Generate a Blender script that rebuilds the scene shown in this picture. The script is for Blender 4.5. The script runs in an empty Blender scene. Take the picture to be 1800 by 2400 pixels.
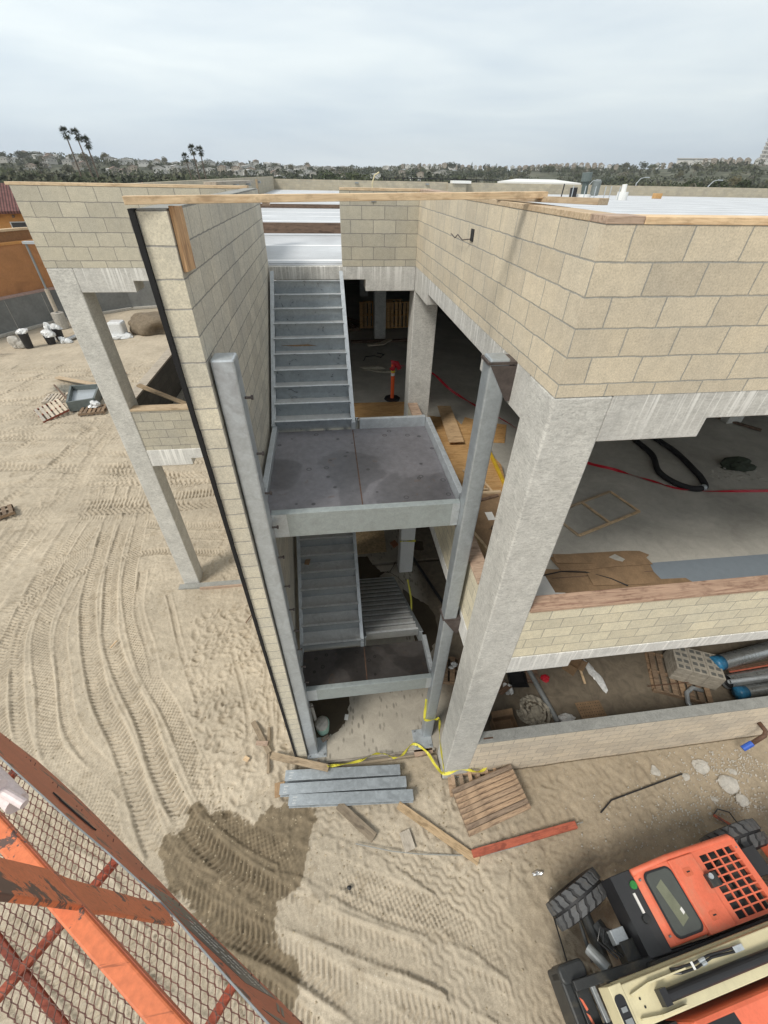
import bpy, math, random
import numpy as np
from mathutils import Vector, Matrix
random.seed(7); RNG = np.random.default_rng(11)
R = math.radians; PI = math.pi
sc = bpy.context.scene
COL = sc.collection

# ------------------------------------------------------------------ camera
cam_d = bpy.data.cameras.new('camera'); cam = bpy.data.objects.new('camera', cam_d); COL.objects.link(cam)
cam_d.sensor_fit = 'VERTICAL'; cam_d.sensor_height = 24.0; cam_d.lens = 9.626
cam_d.clip_start = 0.05; cam_d.clip_end = 6000
CAM = Vector((-1.7275, -2.8693, 9.5582))
p_, r_, w_ = .686459, -.021180, .136293
fw = Vector((math.sin(w_)*math.cos(p_), math.cos(w_)*math.cos(p_), -math.sin(p_)))
rt = Vector((math.cos(w_), -math.sin(w_), 0)); dn = fw.cross(rt)
rt2 = rt*math.cos(r_) + dn*math.sin(r_); dn2 = -rt*math.sin(r_) + dn*math.cos(r_)
cam.matrix_world = Matrix(((rt2.x, -dn2.x, -fw.x, CAM.x), (rt2.y, -dn2.y, -fw.y, CAM.y), (rt2.z, -dn2.z, -fw.z, CAM.z), (0, 0, 0, 1)))
sc.camera = cam
sc.render.resolution_x = 768; sc.render.resolution_y = 1024

# ------------------------------------------------------------------ world and sun
SUN_EL, SUN_AZ = 50, 232      # azimuth clockwise from +Y
wd = bpy.data.worlds.new('World'); sc.world = wd; wd.use_nodes = True
wt = wd.node_tree; wt.nodes.clear()
def wn(t): return wt.nodes.new(t)
wo = wn('ShaderNodeOutputWorld'); bg = wn('ShaderNodeBackground'); bg.inputs[1].default_value = .1
sky = wn('ShaderNodeTexSky'); sky.sky_type = 'NISHITA'; sky.sun_disc = False
sky.sun_elevation = R(SUN_EL); sky.sun_rotation = R(SUN_AZ); sky.air_density = 1.2; sky.dust_density = 3
tc = wn('ShaderNodeTexCoord'); sep = wn('ShaderNodeSeparateXYZ'); wt.links.new(tc.outputs['Generated'], sep.inputs[0])
# overcast veil: brightness by elevation, a touch warmer to the left, soft streaky cloud
rp = wn('ShaderNodeValToRGB'); wt.links.new(sep.outputs['Z'], rp.inputs[0])
e = rp.color_ramp.elements
e[0].position = 0; e[0].color = (.63, .71, .775, 1); e[1].position = .30; e[1].color = (.90, .95, .955, 1)
x = e.new(.06); x.color = (.68, .765, .82, 1)
x = e.new(.16); x.color = (.80, .875, .905, 1)
x = e.new(.8); x.color = (.74, .77, .78, 1)
mp = wn('ShaderNodeMapping'); mp.inputs['Scale'].default_value = (1.3, 1.6, 9); mp.inputs['Rotation'].default_value = (.12, .06, .5)
wt.links.new(tc.outputs['Generated'], mp.inputs[0])
nz = wn('ShaderNodeTexNoise'); nz.inputs['Scale'].default_value = 1.7; nz.inputs['Detail'].default_value = 5; nz.inputs['Roughness'].default_value = .5
nz.inputs['Distortion'].default_value = .3
wt.links.new(mp.outputs[0], nz.inputs['Vector'])
cr = wn('ShaderNodeValToRGB'); wt.links.new(nz.outputs[0], cr.inputs[0])
cr.color_ramp.elements[0].position = .36; cr.color_ramp.elements[0].color = (.87, .90, .94, 1)
cr.color_ramp.elements[1].position = .68; cr.color_ramp.elements[1].color = (1.10, 1.085, 1.06, 1)
mu = wn('ShaderNodeMix'); mu.data_type = 'RGBA'; mu.blend_type = 'MULTIPLY'; mu.inputs[0].default_value = 1
wt.links.new(rp.outputs[0], mu.inputs[6]); wt.links.new(cr.outputs[0], mu.inputs[7])
# left side of the sky brighter
mr = wn('ShaderNodeMapRange'); mr.inputs[1].default_value = -.9; mr.inputs[2].default_value = .7; mr.inputs[3].default_value = 1.14; mr.inputs[4].default_value = .95
wt.links.new(sep.outputs['X'], mr.inputs[0])
vs = wn('ShaderNodeVectorMath'); vs.operation = 'SCALE'; wt.links.new(mu.outputs[2], vs.inputs[0]); wt.links.new(mr.outputs[0], vs.inputs['Scale'])
v10 = wn('ShaderNodeVectorMath'); v10.operation = 'SCALE'; v10.inputs['Scale'].default_value = 10; wt.links.new(vs.outputs[0], v10.inputs[0])
mx = wn('ShaderNodeMix'); mx.data_type = 'RGBA'; mx.inputs[0].default_value = .93
wt.links.new(sky.outputs[0], mx.inputs[6]); wt.links.new(v10.outputs[0], mx.inputs[7])
wt.links.new(mx.outputs[2], bg.inputs[0]); wt.links.new(bg.outputs[0], wo.inputs[0])
sl = bpy.data.lights.new('sun', 'SUN'); sun = bpy.data.objects.new('sun', sl); COL.objects.link(sun)
sl.energy = 2.6; sl.angle = R(17); sl.color = (1, .95, .86)
az, el = R(SUN_AZ), R(SUN_EL)
sdir = Vector((math.sin(az)*math.cos(el), math.cos(az)*math.cos(el), math.sin(el)))
sun.rotation_euler = sdir.to_track_quat('Z', 'Y').to_euler(); sun.location = (-20, -20, 40)
sc.view_settings.view_transform = 'Standard'; sc.view_settings.look = 'None'
sc.view_settings.exposure = .12; sc.view_settings.gamma = 1

# ------------------------------------------------------------------ material helpers
class M:
    def __init__(s, name, rough=.85, metal=0., spec=.5, color=None):
        s.m = bpy.data.materials.new(name); s.m.use_nodes = True
        s.t = s.m.node_tree; s.b = s.t.nodes['Principled BSDF']
        s.b.inputs['Roughness'].default_value = rough; s.b.inputs['Metallic'].default_value = metal
        s.b.inputs['Specular IOR Level'].default_value = spec
        s.c = s.n('ShaderNodeTexCoord'); s._bump = None
        if color: s.b.inputs['Base Color'].default_value = (*color, 1)
    def n(s, t, **k):
        o = s.t.nodes.new(t)
        for a, v in k.items(): setattr(o, a, v)
        return o
    def l(s, a, b): s.t.links.new(a, b)
    def co(s, which='Object', scale=(1, 1, 1), loc=(0, 0, 0), rot=(0, 0, 0)):
        mpn = s.n('ShaderNodeMapping'); mpn.inputs['Scale'].default_value = scale; mpn.inputs['Location'].default_value = loc
        mpn.inputs['Rotation'].default_value = rot
        s.l(s.c.outputs[which], mpn.inputs[0]); return mpn.outputs[0]
    def noise(s, vec, scale, detail=4, rough=.55, dist=0):
        o = s.n('ShaderNodeTexNoise'); o.inputs['Scale'].default_value = scale; o.inputs['Detail'].default_value = detail
        o.inputs['Roughness'].default_value = rough; o.inputs['Distortion'].default_value = dist
        s.l(vec, o.inputs['Vector']); return o.outputs[0]
    def ramp(s, fac, *stops):
        o = s.n('ShaderNodeValToRGB'); s.l(fac, o.inputs[0]); e = o.color_ramp.elements
        while len(e) < len(stops): e.new(.5)
        for k, (p, c) in enumerate(stops):
            e[k].position = p; c = (c, c, c) if isinstance(c, (int, float)) else c; e[k].color = (*c, 1)
        return o.outputs[0]
    def val(s, sock, v):
        if isinstance(v, (int, float)): sock.default_value = v
        elif isinstance(v, tuple): sock.default_value = (*v, 1)
        else: s.l(v, sock)
    def mix(s, f, a, b, blend='MIX'):
        o = s.n('ShaderNodeMix', data_type='RGBA', blend_type=blend)
        s.val(o.inputs[0], f); s.val(o.inputs[6], a); s.val(o.inputs[7], b); return o.outputs[2]
    def math(s, op, a, b=0.):
        o = s.n('ShaderNodeMath', operation=op); s.val(o.inputs[0], a); s.val(o.inputs[1], b); return o.outputs[0]
    def bump(s, h, strength=.5, dist=.01):
        o = s.n('ShaderNodeBump'); o.inputs['Strength'].default_value = strength; o.inputs['Distance'].default_value = dist
        s.l(h, o.inputs['Height'])
        if s._bump: s.l(s._bump, o.inputs['Normal'])
        s._bump = o.outputs[0]; s.l(s._bump, s.b.inputs['Normal'])
    def col(s, c): s.val(s.b.inputs['Base Color'], c)
    def rough(s, c): s.val(s.b.inputs['Roughness'], c)
def sp(c, k): return tuple(min(1, a*k) for a in c)

def cmu(name, c, ztop, mort=(.34, .33, .30), var=.085, u0=0.):
    s = M(name, .93, spec=.25)
    uv = s.co('UV', loc=(u0, -ztop + 40*.2032, 0))
    wob = s.n('ShaderNodeTexNoise'); wob.inputs['Scale'].default_value = 9; wob.inputs['Detail'].default_value = 3; s.l(s.c.outputs['UV'], wob.inputs['Vector'])
    sub = s.n('ShaderNodeVectorMath', operation='SUBTRACT'); s.l(wob.outputs['Color'], sub.inputs[0]); sub.inputs[1].default_value = (.5, .5, .5)
    scn = s.n('ShaderNodeVectorMath', operation='SCALE'); s.l(sub.outputs[0], scn.inputs[0]); scn.inputs['Scale'].default_value = .017
    ad = s.n('ShaderNodeVectorMath', operation='ADD'); s.l(uv, ad.inputs[0]); s.l(scn.outputs[0], ad.inputs[1])
    br = s.n('ShaderNodeTexBrick'); s.l(ad.outputs[0], br.inputs['Vector'])
    br.inputs['Color1'].default_value = (*sp(c, 1+var), 1); br.inputs['Color2'].default_value = (*sp((c[0]*.99, c[1]*.99, c[2]*1.0), 1-var), 1)
    br.inputs['Mortar'].default_value = (*mort, 1); br.inputs['Scale'].default_value = 1; br.inputs['Mortar Size'].default_value = .0062
    br.inputs['Mortar Smooth'].default_value = .3; br.inputs['Brick Width'].default_value = .4064; br.inputs['Row Height'].default_value = .2032
    ob = s.co('Object')
    fine = s.noise(ob, 75, 5, .8); mid = s.noise(ob, 13, 5, .6); big = s.noise(ob, 1.3, 4, .6)
    k = s.mix(1, br.outputs[0], s.ramp(fine, (.32, .70), (.5, 1.0), (.68, 1.2)), 'MULTIPLY')
    k = s.mix(1, k, s.ramp(mid, (.3, .90), (.7, 1.06)), 'MULTIPLY')
    k = s.mix(1, k, s.ramp(big, (.3, (.88, .89, .9)), (.7, (1.07, 1.05, 1.0))), 'MULTIPLY')
    st = s.noise(s.co('Object', scale=(2.4, 2.4, .5)), 2.2, 5, .6)
    k = s.mix(s.ramp(st, (.62, 0.), (.78, .38)), k, sp(c, .6))
    eff = s.noise(s.co('Object', scale=(1, 1, 1)), 5.5, 6, .7)
    k = s.mix(s.ramp(eff, (.66, 0.), (.8, .45)), k, (.62, .6, .55))
    s.col(k)
    s.bump(s.math('SUBTRACT', 1., br.outputs['Fac']), .55, .008); s.bump(fine, .28, .006)
    return s.m
def concrete(name, c, ztop=None, streak=.6, blotch=.5, grain=1.):
    s = M(name, .82, spec=.35); ob = s.co('Object')
    f = s.noise(ob, 60, 5, .65); m_ = s.noise(ob, 4, 6, .65, .6); g = s.noise(s.co('Object', scale=(1, 1, 2.6)), 16, 6, .75, 1.2)
    k = s.mix(1, c, s.ramp(f, (.3, .86), (.7, 1.12)), 'MULTIPLY')
    k = s.mix(blotch, k, s.mix(1, k, s.ramp(g, (.34, .45), (.5, .95), (.66, 1.26)), 'MULTIPLY'))
    k = s.mix(1, k, s.ramp(m_, (.3, .82), (.7, 1.1)), 'MULTIPLY')
    if ztop is not None:
        stn = s.noise(s.co('Object', scale=(22, 22, .55)), 1.0, 3, .6)
        zz = s.n('ShaderNodeSeparateXYZ'); s.l(s.c.outputs['Object'], zz.inputs[0])
        mr = s.n('ShaderNodeMapRange'); s.l(zz.outputs['Z'], mr.inputs[0]); mr.inputs[1].default_value = ztop-.5; mr.inputs[2].default_value = ztop
        mr.inputs[3].default_value = .0; mr.inputs[4].default_value = 1
        msk = s.math('MULTIPLY', s.ramp(stn, (.53, 0.), (.62, 1.)), mr.outputs[0])
        k = s.mix(s.math('MULTIPLY', msk, streak), k, (.78, .77, .74))
        dk = s.noise(s.co('Object', scale=(14, 14, .4), loc=(5, 3, 0)), 1.0, 3, .6)
        k = s.mix(s.math('MULTIPLY', s.ramp(dk, (.58, 0.), (.7, .4)), mr.outputs[0]), k, sp(c, .5))
    s.col(k); s.bump(g, .25*grain, .01); s.bump(f, .25, .004)
    return s.m
def steel(name, c=(.42, .45, .47), rough=.42, metal=.55, spot=.8):
    s = M(name, rough, metal, .5); ob = s.co('Object')
    a = s.noise(ob, 7, 5, .6, 1.5); b = s.noise(ob, 45, 3, .6); d = s.noise(s.co('Object', scale=(1, 1, 3)), 2.2, 5, .7)
    k = s.mix(1, c, s.ramp(a, (.3, .86), (.7, 1.12)), 'MULTIPLY'); k = s.mix(1, k, s.ramp(b, (.3, .93), (.7, 1.06)), 'MULTIPLY')
    k = s.mix(s.ramp(d, (.60, 0.), (.80, .38*spot)), k, (.17, .18, .185))
    k = s.mix(s.ramp(s.noise(ob, 3.3, 6, .7), (.66, 0.), (.76, .22)), k, (.7, .71, .7))
    s.col(k); s.rough(s.ramp(a, (.3, rough*.8), (.7, min(1, rough*1.35)))); s.bump(b, .12, .003)
    return s.m
def wood(name, c, c2, sc_=1., rough=.75):
    s = M(name, rough, spec=.3); ob = s.co('Object', scale=(1.2*sc_, 14*sc_, 14*sc_))
    a = s.noise(ob, 1.6, 6, .6, 2.5); b = s.noise(s.co('Object', scale=(3, 60, 60)), 1, 3, .6); kn = s.noise(s.co('Object', scale=(2.4, 7, 7)), 1.1, 2, .5)
    k = s.ramp(a, (.32, c2), (.5, c), (.68, sp(c, 1.18))); k = s.mix(1, k, s.ramp(b, (.3, .86), (.7, 1.1)), 'MULTIPLY')
    k = s.mix(s.ramp(kn, (.68, 0.), (.74, .6)), k, sp(c2, .55)); k = s.mix(s.ramp(s.noise(s.co('Object'), 3, 4, .6), (.5, 0.), (.75, .3)), k, sp(c2, .8))
    oi = s.n('ShaderNodeObjectInfo'); k = s.mix(1, k, s.ramp(oi.outputs['Random'], (0, (.72, .74, .78)), (.5, (1., 1., 1.)), (1, (1.22, 1.16, 1.08))), 'MULTIPLY')
    k = s.mix(s.ramp(s.noise(s.co('Object', scale=(1, 2, 2)), 7, 5, .7), (.52, 0.), (.68, .5)), k, sp(c2, .55))
    s.col(k); s.bump(b, .25, .003); return s.m
def plain(name, c, rough=.8, metal=0., spec=.4, var=.15, scale=8, bump=.15, dirt=None):
    s = M(name, rough, metal, spec); ob = s.co('Object'); a = s.noise(ob, scale, 5, .6); b = s.noise(ob, scale*9, 3, .6)
    k = s.mix(1, c, s.ramp(a, (.3, 1-var), (.7, 1+var)), 'MULTIPLY'); k = s.mix(1, k, s.ramp(b, (.3, 1-var*.5), (.7, 1+var*.5)), 'MULTIPLY')
    if dirt: k = s.mix(s.ramp(s.noise(ob, scale*.5, 6, .7, .8), (.52, 0.), (.7, .65)), k, dirt)
    s.col(k)
    if bump: s.bump(b, bump, .004)
    return s.m
def leaf(name, c):
    s = M(name, .75, spec=.2); oi = s.n('ShaderNodeObjectInfo'); a = s.noise(s.co('Object'), .9, 3, .6)
    k = s.mix(1, c, s.ramp(a, (.3, .55), (.7, 1.5)), 'MULTIPLY'); k = s.mix(1, k, s.ramp(oi.outputs['Random'], (0, (.75, .8, .8)), (1, (1.25, 1.1, .95))), 'MULTIPLY')
    s.col(k); return s.m

ZT = 9.35
m_cmuA = cmu('block_tan', (.58, .51, .40), ZT, u0=.2032)
m_cmuW = cmu('block_grey_tan', (.47, .44, .365), ZT, mort=(.25, .24, .225))
m_cmuF = cmu('block_fin', (.54, .51, .445), ZT, mort=(.28, .275, .26), var=.09)
m_cmuE = cmu('block_fin_lit_end', (.62, .575, .47), ZT, mort=(.33, .32, .30), var=.04)
m_cmuB = cmu('block_cream', (.64, .59, .46), 5.43, mort=(.36, .34, .29))
m_cmuC = cmu('block_pale', (.66, .58, .47), 1.50, mort=(.40, .35, .30))
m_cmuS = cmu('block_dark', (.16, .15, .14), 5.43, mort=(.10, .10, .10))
m_cmuR = cmu('block_roof', (.42, .375, .29), 9.15)
m_con1 = concrete('beam_concrete_upper', (.53, .52, .49), 8.23, .8, .35)
m_con2 = concrete('beam_concrete_lower', (.62, .615, .59), 4.40, .9, .25)
m_colm = concrete('column_concrete', (.56, .55, .515), None, 0, .6, 1.5)
m_cap = concrete('cap_concrete', (.30, .30, .28), None, 0, .4)
m_white = plain('white_paint', (.72, .72, .70), .6, var=.04)
m_galv = steel('galvanised_steel', (.38, .415, .44), .38, .5)
m_lip = steel('bright_lit_edge', (.74, .77, .79), .35, .5, .2)  # nosing tops coloured brighter, for the light the lip catches
m_galvL = steel('galvanised_light', (.46, .495, .52), .40, .45, .6)
m_tread = steel('galvanised_tread', (.34, .38, .41), .32, .6, 1.5)
m_pan = steel('worn_tread_pan', (.56, .57, .57), .5, .3, 1.6)
m_beamg = steel('galvanised_beam', (.31, .345, .345), .5, .35, .6)
m_galvD = steel('galvanised_dull', (.27, .285, .29), .5, .4, 1.0)
m_plank = wood('new_lumber', (.58, .45, .30), (.45, .31, .19))
m_plate = wood('pink_lumber', (.41, .31, .24), (.24, .16, .12))
m_oldw = wood('weathered_lumber', (.33, .26, .18), (.20, .15, .10))
m_pallet = wood('pallet_wood', (.27, .19, .125), (.12, .08, .055))
m_palletL = wood('pale_pallet_wood', (.50, .44, .36), (.33, .28, .22))
m_darkw = wood('dark_board', (.20, .13, .09), (.09, .06, .045))
m_redw = wood('red_painted_wood', (.33, .095, .06), (.20, .055, .04))
m_ply = wood('plywood', (.47, .29, .13), (.38, .21, .08), .4)
m_osb = plain('strand_board', (.42, .31, .18), .85, var=.35, scale=14, bump=.3)
m_card = plain('cardboard', (.235, .155, .09), .85, var=.22, scale=4, bump=.3)
m_black = plain('black_rubber', (.018, .018, .02), .6, var=.2, scale=5)
m_blackf = plain('black_foam', (.012, .012, .013), .8, var=.1)
m_tyre = plain('tyre_rubber', (.085, .087, .09), .75, var=.2, scale=6, dirt=(.12, .10, .075))
m_frame = plain('machine_black_paint', (.028, .03, .031), .45, var=.2, scale=5, dirt=(.10, .085, .06))
m_orange = plain('machine_orange', (.72, .165, .09), .52, var=.10, scale=3, bump=.05, dirt=(.56, .25, .16))
m_cream = plain('boom_cream', (.60, .54, .35), .5, var=.05, scale=4, bump=.05, dirt=(.45, .40, .26))
m_glass = plain('dark_glass', (.06, .065, .055), .12, spec=.8, var=.1, bump=0)
m_blk2 = plain('satin_black', (.02, .02, .022), .35, var=.1, bump=.02)
m_red = plain('red_film', (.45, .015, .03), .35, var=.15, bump=.05)
m_yel = plain('yellow_tape', (.62, .56, .06), .45, var=.08, bump=.02)
m_film = plain('plastic_film', (.62, .63, .63), .25, spec=.7, var=.2, scale=18, bump=.6)
m_ora2 = plain('delineator_orange', (.80, .12, .03), .45, var=.05)
m_blue = plain('blue_film', (.03, .16, .30), .35, var=.35, scale=12)
m_stucco = plain('orange_stucco', (.55, .27, .09), .9, var=.1, scale=2, dirt=(.36, .17, .07))
m_tan = plain('old_orange_block', (.42, .20, .085), .9, var=.12, scale=1.2, dirt=(.28, .13, .06))
m_ret = plain('retaining_grey', (.19, .195, .19), .9, var=.2, scale=.6, dirt=(.10, .10, .10))
m_dirt = plain('loose_soil', (.165, .13, .09), .95, var=.3, scale=5, bump=.6)
m_rust = plain('rusty_plate', (.10, .055, .035), .7, var=.3, scale=20)
m_bronze = plain('dark_bracket', (.075, .06, .055), .5, var=.3, scale=15)
m_cloth = plain('canvas_cloth', (.42, .39, .32), .9, var=.2, scale=10)
m_house = plain('house_wall', (.52, .48, .42), .9, var=.05)
m_rooft = plain('house_roof', (.20, .165, .14), .9, var=.2, scale=.6)
m_winh = plain('house_window', (.05, .055, .06), .3, var=.1)
m_barrel = plain('grey_stone', (.42, .40, .36), .9, var=.2, scale=9, bump=.5)
L1 = leaf('leaf_dark', (.040, .055, .024)); L2 = leaf('leaf_mid', (.065, .082, .035)); L3 = leaf('leaf_olive', (.105, .105, .055))
m_trunk = plain('bark', (.13, .10, .075), .9, var=.3, scale=3)

def mk_slab(name, c, wet=False):
    s = M(name, .8, spec=.35); ob = s.co('Object')
    a = s.noise(ob, .7, 6, .6, .7); b = s.noise(ob, 4, 6, .65, 1.); f = s.noise(ob, 50, 4, .6)
    k = s.mix(1, c, s.ramp(a, (.3, .78), (.7, 1.15)), 'MULTIPLY'); k = s.mix(1, k, s.ramp(b, (.3, .88), (.7, 1.1)), 'MULTIPLY')
    k = s.mix(1, k, s.ramp(f, (.3, .92), (.7, 1.06)), 'MULTIPLY')
    if wet:   # little splashes of water
        vo = s.n('ShaderNodeTexVoronoi'); s.l(s.co('Object', scale=(9, 3.6, 1)), vo.inputs['Vector']); vo.inputs['Scale'].default_value = 1.25
        msk = s.math('MULTIPLY', s.ramp(vo.outputs['Distance'], (.22, 1.), (.36, 0.)), s.ramp(s.noise(ob, 1.4, 2, .5), (.42, 0.), (.52, 1.)))
        k = s.mix(s.math('MULTIPLY', msk, .75), k, sp(c, .42))
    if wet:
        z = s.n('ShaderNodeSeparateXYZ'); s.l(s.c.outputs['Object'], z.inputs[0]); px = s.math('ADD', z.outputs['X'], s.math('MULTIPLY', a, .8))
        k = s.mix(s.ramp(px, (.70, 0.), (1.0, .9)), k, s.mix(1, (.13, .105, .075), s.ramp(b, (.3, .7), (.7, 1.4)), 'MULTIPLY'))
    s.col(k); s.bump(b, .06, .01); return s.m
m_slab2 = mk_slab('upper_floor_concrete', (.42, .405, .365))
m_slab1 = mk_slab('ground_floor_concrete', (.40, .365, .305), True)
m_wetc = plain('wet_concrete', (.075, .06, .042), .18, spec=.6, var=.12, scale=3, bump=.0)
def mk_deckplate(name, c, z0):
    s = M(name, .42, .35, .5); ob = s.co('Object')
    a = s.noise(ob, .75, 4, .5, .6); b = s.noise(ob, 9, 5, .7); 
    k = s.ramp(a, (.34, sp(c, .55)), (.44, sp(c, .68)), (.47, sp(c, .95)), (.72, sp(c, 1.15)))
    k = s.mix(1, k, s.ramp(b, (.3, .82), (.7, 1.15)), 'MULTIPLY')
    k = s.mix(s.ramp(s.noise(ob, 4.2, 5, .7, 1.5), (.62, 0.), (.72, .5)), k, (.13, .075, .04))
    vo = s.n('ShaderNodeTexVoronoi', feature='F1'); s.l(ob, vo.inputs['Vector']); vo.inputs['Scale'].default_value = 4.2; vo.inputs['Randomness'].default_value = 1
    ring = s.ramp(vo.outputs['Distance'], (.085, 0.), (.11, 1.), (.14, 1.), (.17, 0.))
    k = s.mix(s.math('MULTIPLY', ring, .8), k, sp(c, .25))
    s.col(k); s.rough(s.ramp(a, (.3, .3), (.6, .5))); s.bump(b, .06, .004); return s.m
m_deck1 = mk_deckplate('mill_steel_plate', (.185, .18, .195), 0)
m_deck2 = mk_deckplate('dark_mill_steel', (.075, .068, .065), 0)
def mk_roof():
    s = M('white_roof_membrane', .55, spec=.4); ob = s.co('Object')
    a = s.noise(ob, .5, 6, .6, .5); b = s.noise(ob, 6, 5, .6)
    k = s.mix(1, (.53, .55, .575), s.ramp(a, (.3, .80), (.7, 1.06)), 'MULTIPLY'); k = s.mix(1, k, s.ramp(b, (.3, .93), (.7, 1.04)), 'MULTIPLY')
    z = s.n('ShaderNodeSeparateXYZ'); s.l(s.c.outputs['Object'], z.inputs[0])
    fr = s.math('FRACT', s.math('DIVIDE', z.outputs['Y'], 2.2))
    ln = s.math('LESS_THAN', fr, .06)
    gaps = s.ramp(s.noise(s.co('Object', scale=(.12, .5, 1)), 1, 1, .5), (.38, .25), (.42, 1.))
    k = s.mix(s.math('MULTIPLY', ln, gaps), k, (.93, .93, .93))
    s.col(k); return s.m
m_roofw = mk_roof()
def mk_chip(name, c, chip):
    s = M(name, .55, spec=.4); ob = s.co('Object')
    a = s.noise(ob, 14, 6, .72, .6); big = s.noise(ob, 2.6, 3, .5); f = s.noise(ob, 90, 3, .6); sc2 = s.noise(s.co('Object', scale=(2, 30, 30)), 2, 4, .7)
    k = s.mix(1, c, s.ramp(f, (.3, .86), (.7, 1.12)), 'MULTIPLY'); k = s.mix(1, k, s.ramp(big, (.3, .8), (.7, 1.1)), 'MULTIPLY')
    k = s.mix(s.ramp(sc2, (.64, 0.), (.68, .7)), k, sp(c, .35))
    both = s.math('ADD', s.math('MULTIPLY', a, .6), s.math('MULTIPLY', big, .4))
    k = s.mix(s.ramp(both, (chip, 0.), (chip+.015, .92)), k, (.07, .06, .055)); s.col(k)
    s.bump(both, .15, .004); return s.m
m_bask = mk_chip('chipped_orange_paint', (.64, .175, .07), .55)
m_bask2 = mk_chip('faded_red_paint', (.50, .14, .07), .55)
m_mesh = plain('rusty_mesh', (.13, .065, .05), .7, var=.4, scale=20)

# ------------------------------------------------------------------ mesh helpers
class MB:
    def __init__(s): s.v = []; s.f = []; s.uv = None
    def add(s, vs, fs):
        o = len(s.v); s.v += [tuple(v) for v in vs]; s.f += [tuple(i+o for i in f) for f in fs]; return s
    def box(s, x0, y0, z0, x1, y1, z1):
        return s.add([(x0,y0,z0),(x1,y0,z0),(x1,y1,z0),(x0,y1,z0),(x0,y0,z1),(x1,y0,z1),(x1,y1,z1),(x0,y1,z1)],
                     [(0,3,2,1),(4,5,6,7),(0,1,5,4),(1,2,6,5),(2,3,7,6),(3,0,4,7)])
    def bar(s, a, b, w, h, up=(0,0,1), taper=1.):
        a = Vector(a); b = Vector(b); d = (b-a).normalized(); u = Vector(up)
        if abs(d.dot(u)) > .99: u = Vector((0,1,0))
        r = d.cross(u).normalized(); u = r.cross(d).normalized()
        vs = []
        for p, k in ((a,1.),(b,taper)):
            for i, j in ((-1,-1),(1,-1),(1,1),(-1,1)): vs.append(p + r*(i*w/2*k) + u*(j*h/2*k))
        return s.add(vs, [(3,2,1,0),(4,5,6,7),(0,1,5,4),(1,2,6,5),(2,3,7,6),(3,0,4,7)])
    def tube(s, pts, r, n=10, cap=True):
        pts = [Vector(p) for p in pts]; rs = r if isinstance(r, (list, tuple)) else [r]*len(pts); o = len(s.v)
        pu = None
        for i, p in enumerate(pts):
            d = (pts[min(i+1, len(pts)-1)] - pts[max(i-1, 0)]).normalized()
            if pu is None: pu = Vector((0,0,1)) if abs(d.z) < .9 else Vector((1,0,0))
            x = d.cross(pu).normalized(); y = x.cross(d).normalized(); pu = y
            for k in range(n):
                a = 2*PI*k/n; s.v.append(tuple(p + (x*math.cos(a) + y*math.sin(a))*rs[i]))
        for i in range(len(pts)-1):
            for k in range(n):
                a, b = o+i*n+k, o+i*n+(k+1) % n; s.f.append((a, b, b+n, a+n))
        if cap: s.f.append(tuple(o+k for k in range(n))[::-1]); s.f.append(tuple(o+(len(pts)-1)*n+k for k in range(n)))
        return s
    def prism(s, poly, d0, d1, axis):      # poly in the two other axes, extruded along axis (0,1,2)
        def mk(a, b, c): return {0: (c, a, b), 1: (a, c, b), 2: (a, b, c)}[axis]
        n = len(poly); vs = [mk(a, b, d0) for a, b in poly] + [mk(a, b, d1) for a, b in poly]
        fs = [tuple(range(n))[::-1], tuple(range(n, 2*n))] + [(i, (i+1) % n, n+(i+1) % n, n+i) for i in range(n)]
        return s.add(vs, fs)
    def xf(s, mat, start=0):
        for i in range(start, len(s.v)): s.v[i] = tuple(mat @ Vector(s.v[i]))
        return s
    def build(s, name, mat, parent=None, bevel=0, smooth=False, uvmode=None, loc=None):
        me = bpy.data.meshes.new(name); me.from_pydata(s.v, [], s.f); me.update()
        import bmesh
        b = bmesh.new(); b.from_mesh(me); bmesh.ops.recalc_face_normals(b, faces=b.faces); b.to_mesh(me); b.free()
        ul = me.uv_layers.new(name='UVMap')
        vc = me.vertices; lp = me.loops
        for p in me.polygons:
            n = p.normal; ax = max(range(3), key=lambda i: abs(n[i]))
            for li in p.loop_indices:
                c = vc[lp[li].vertex_index].co
                if uvmode == 'fin' and ax == 1: ul.data[li].uv = (.001 + (c.x+2.955)*.98, c.z)
                else: ul.data[li].uv = (c.y, c.z) if ax == 0 else (c.x, c.z) if ax == 1 else (c.x, c.y)
        if isinstance(mat, (list, tuple)):
            for q in mat: me.materials.append(q)
        else: me.materials.append(mat)
        if smooth:
            for p in me.polygons: p.use_smooth = True
        o = bpy.data.objects.new(name, me); COL.objects.link(o)
        base = Vector((0,0,0))
        if parent is not None:
            base = PB.get(parent.name, Vector((0,0,0))); o.parent = parent
        if loc is not None: base = base + Vector(loc) if parent is None else base
        if base.length > 0:
            me.transform(Matrix.Translation(-base))
            if parent is None: o.location = base
        PB[o.name] = base
        if bevel:
            md = o.modifiers.new('bevel', 'BEVEL'); md.width = bevel; md.segments = 2; md.limit_method = 'ANGLE'; md.angle_limit = R(50)
        return o
PB = {}
def tag(o, label=None, cat=None, group=None, kind=None):
    if label: o['label'] = label
    if cat: o['category'] = cat
    if group: o['group'] = group
    if kind: o['kind'] = kind
    return o
def thing(name, loc, label, cat, group=None, rz=0):
    o = bpy.data.objects.new(name, None); COL.objects.link(o); o.location = loc; o.empty_display_size = .2
    PB[o.name] = Vector(loc); o.rotation_euler = (0, 0, rz)
    return tag(o, label, cat, group)
def local(name, label, cat, group=None):       # a thing whose parts are modelled round its own origin, placed afterwards
    o = thing(name, (0,0,0), label, cat, group); return o
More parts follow.
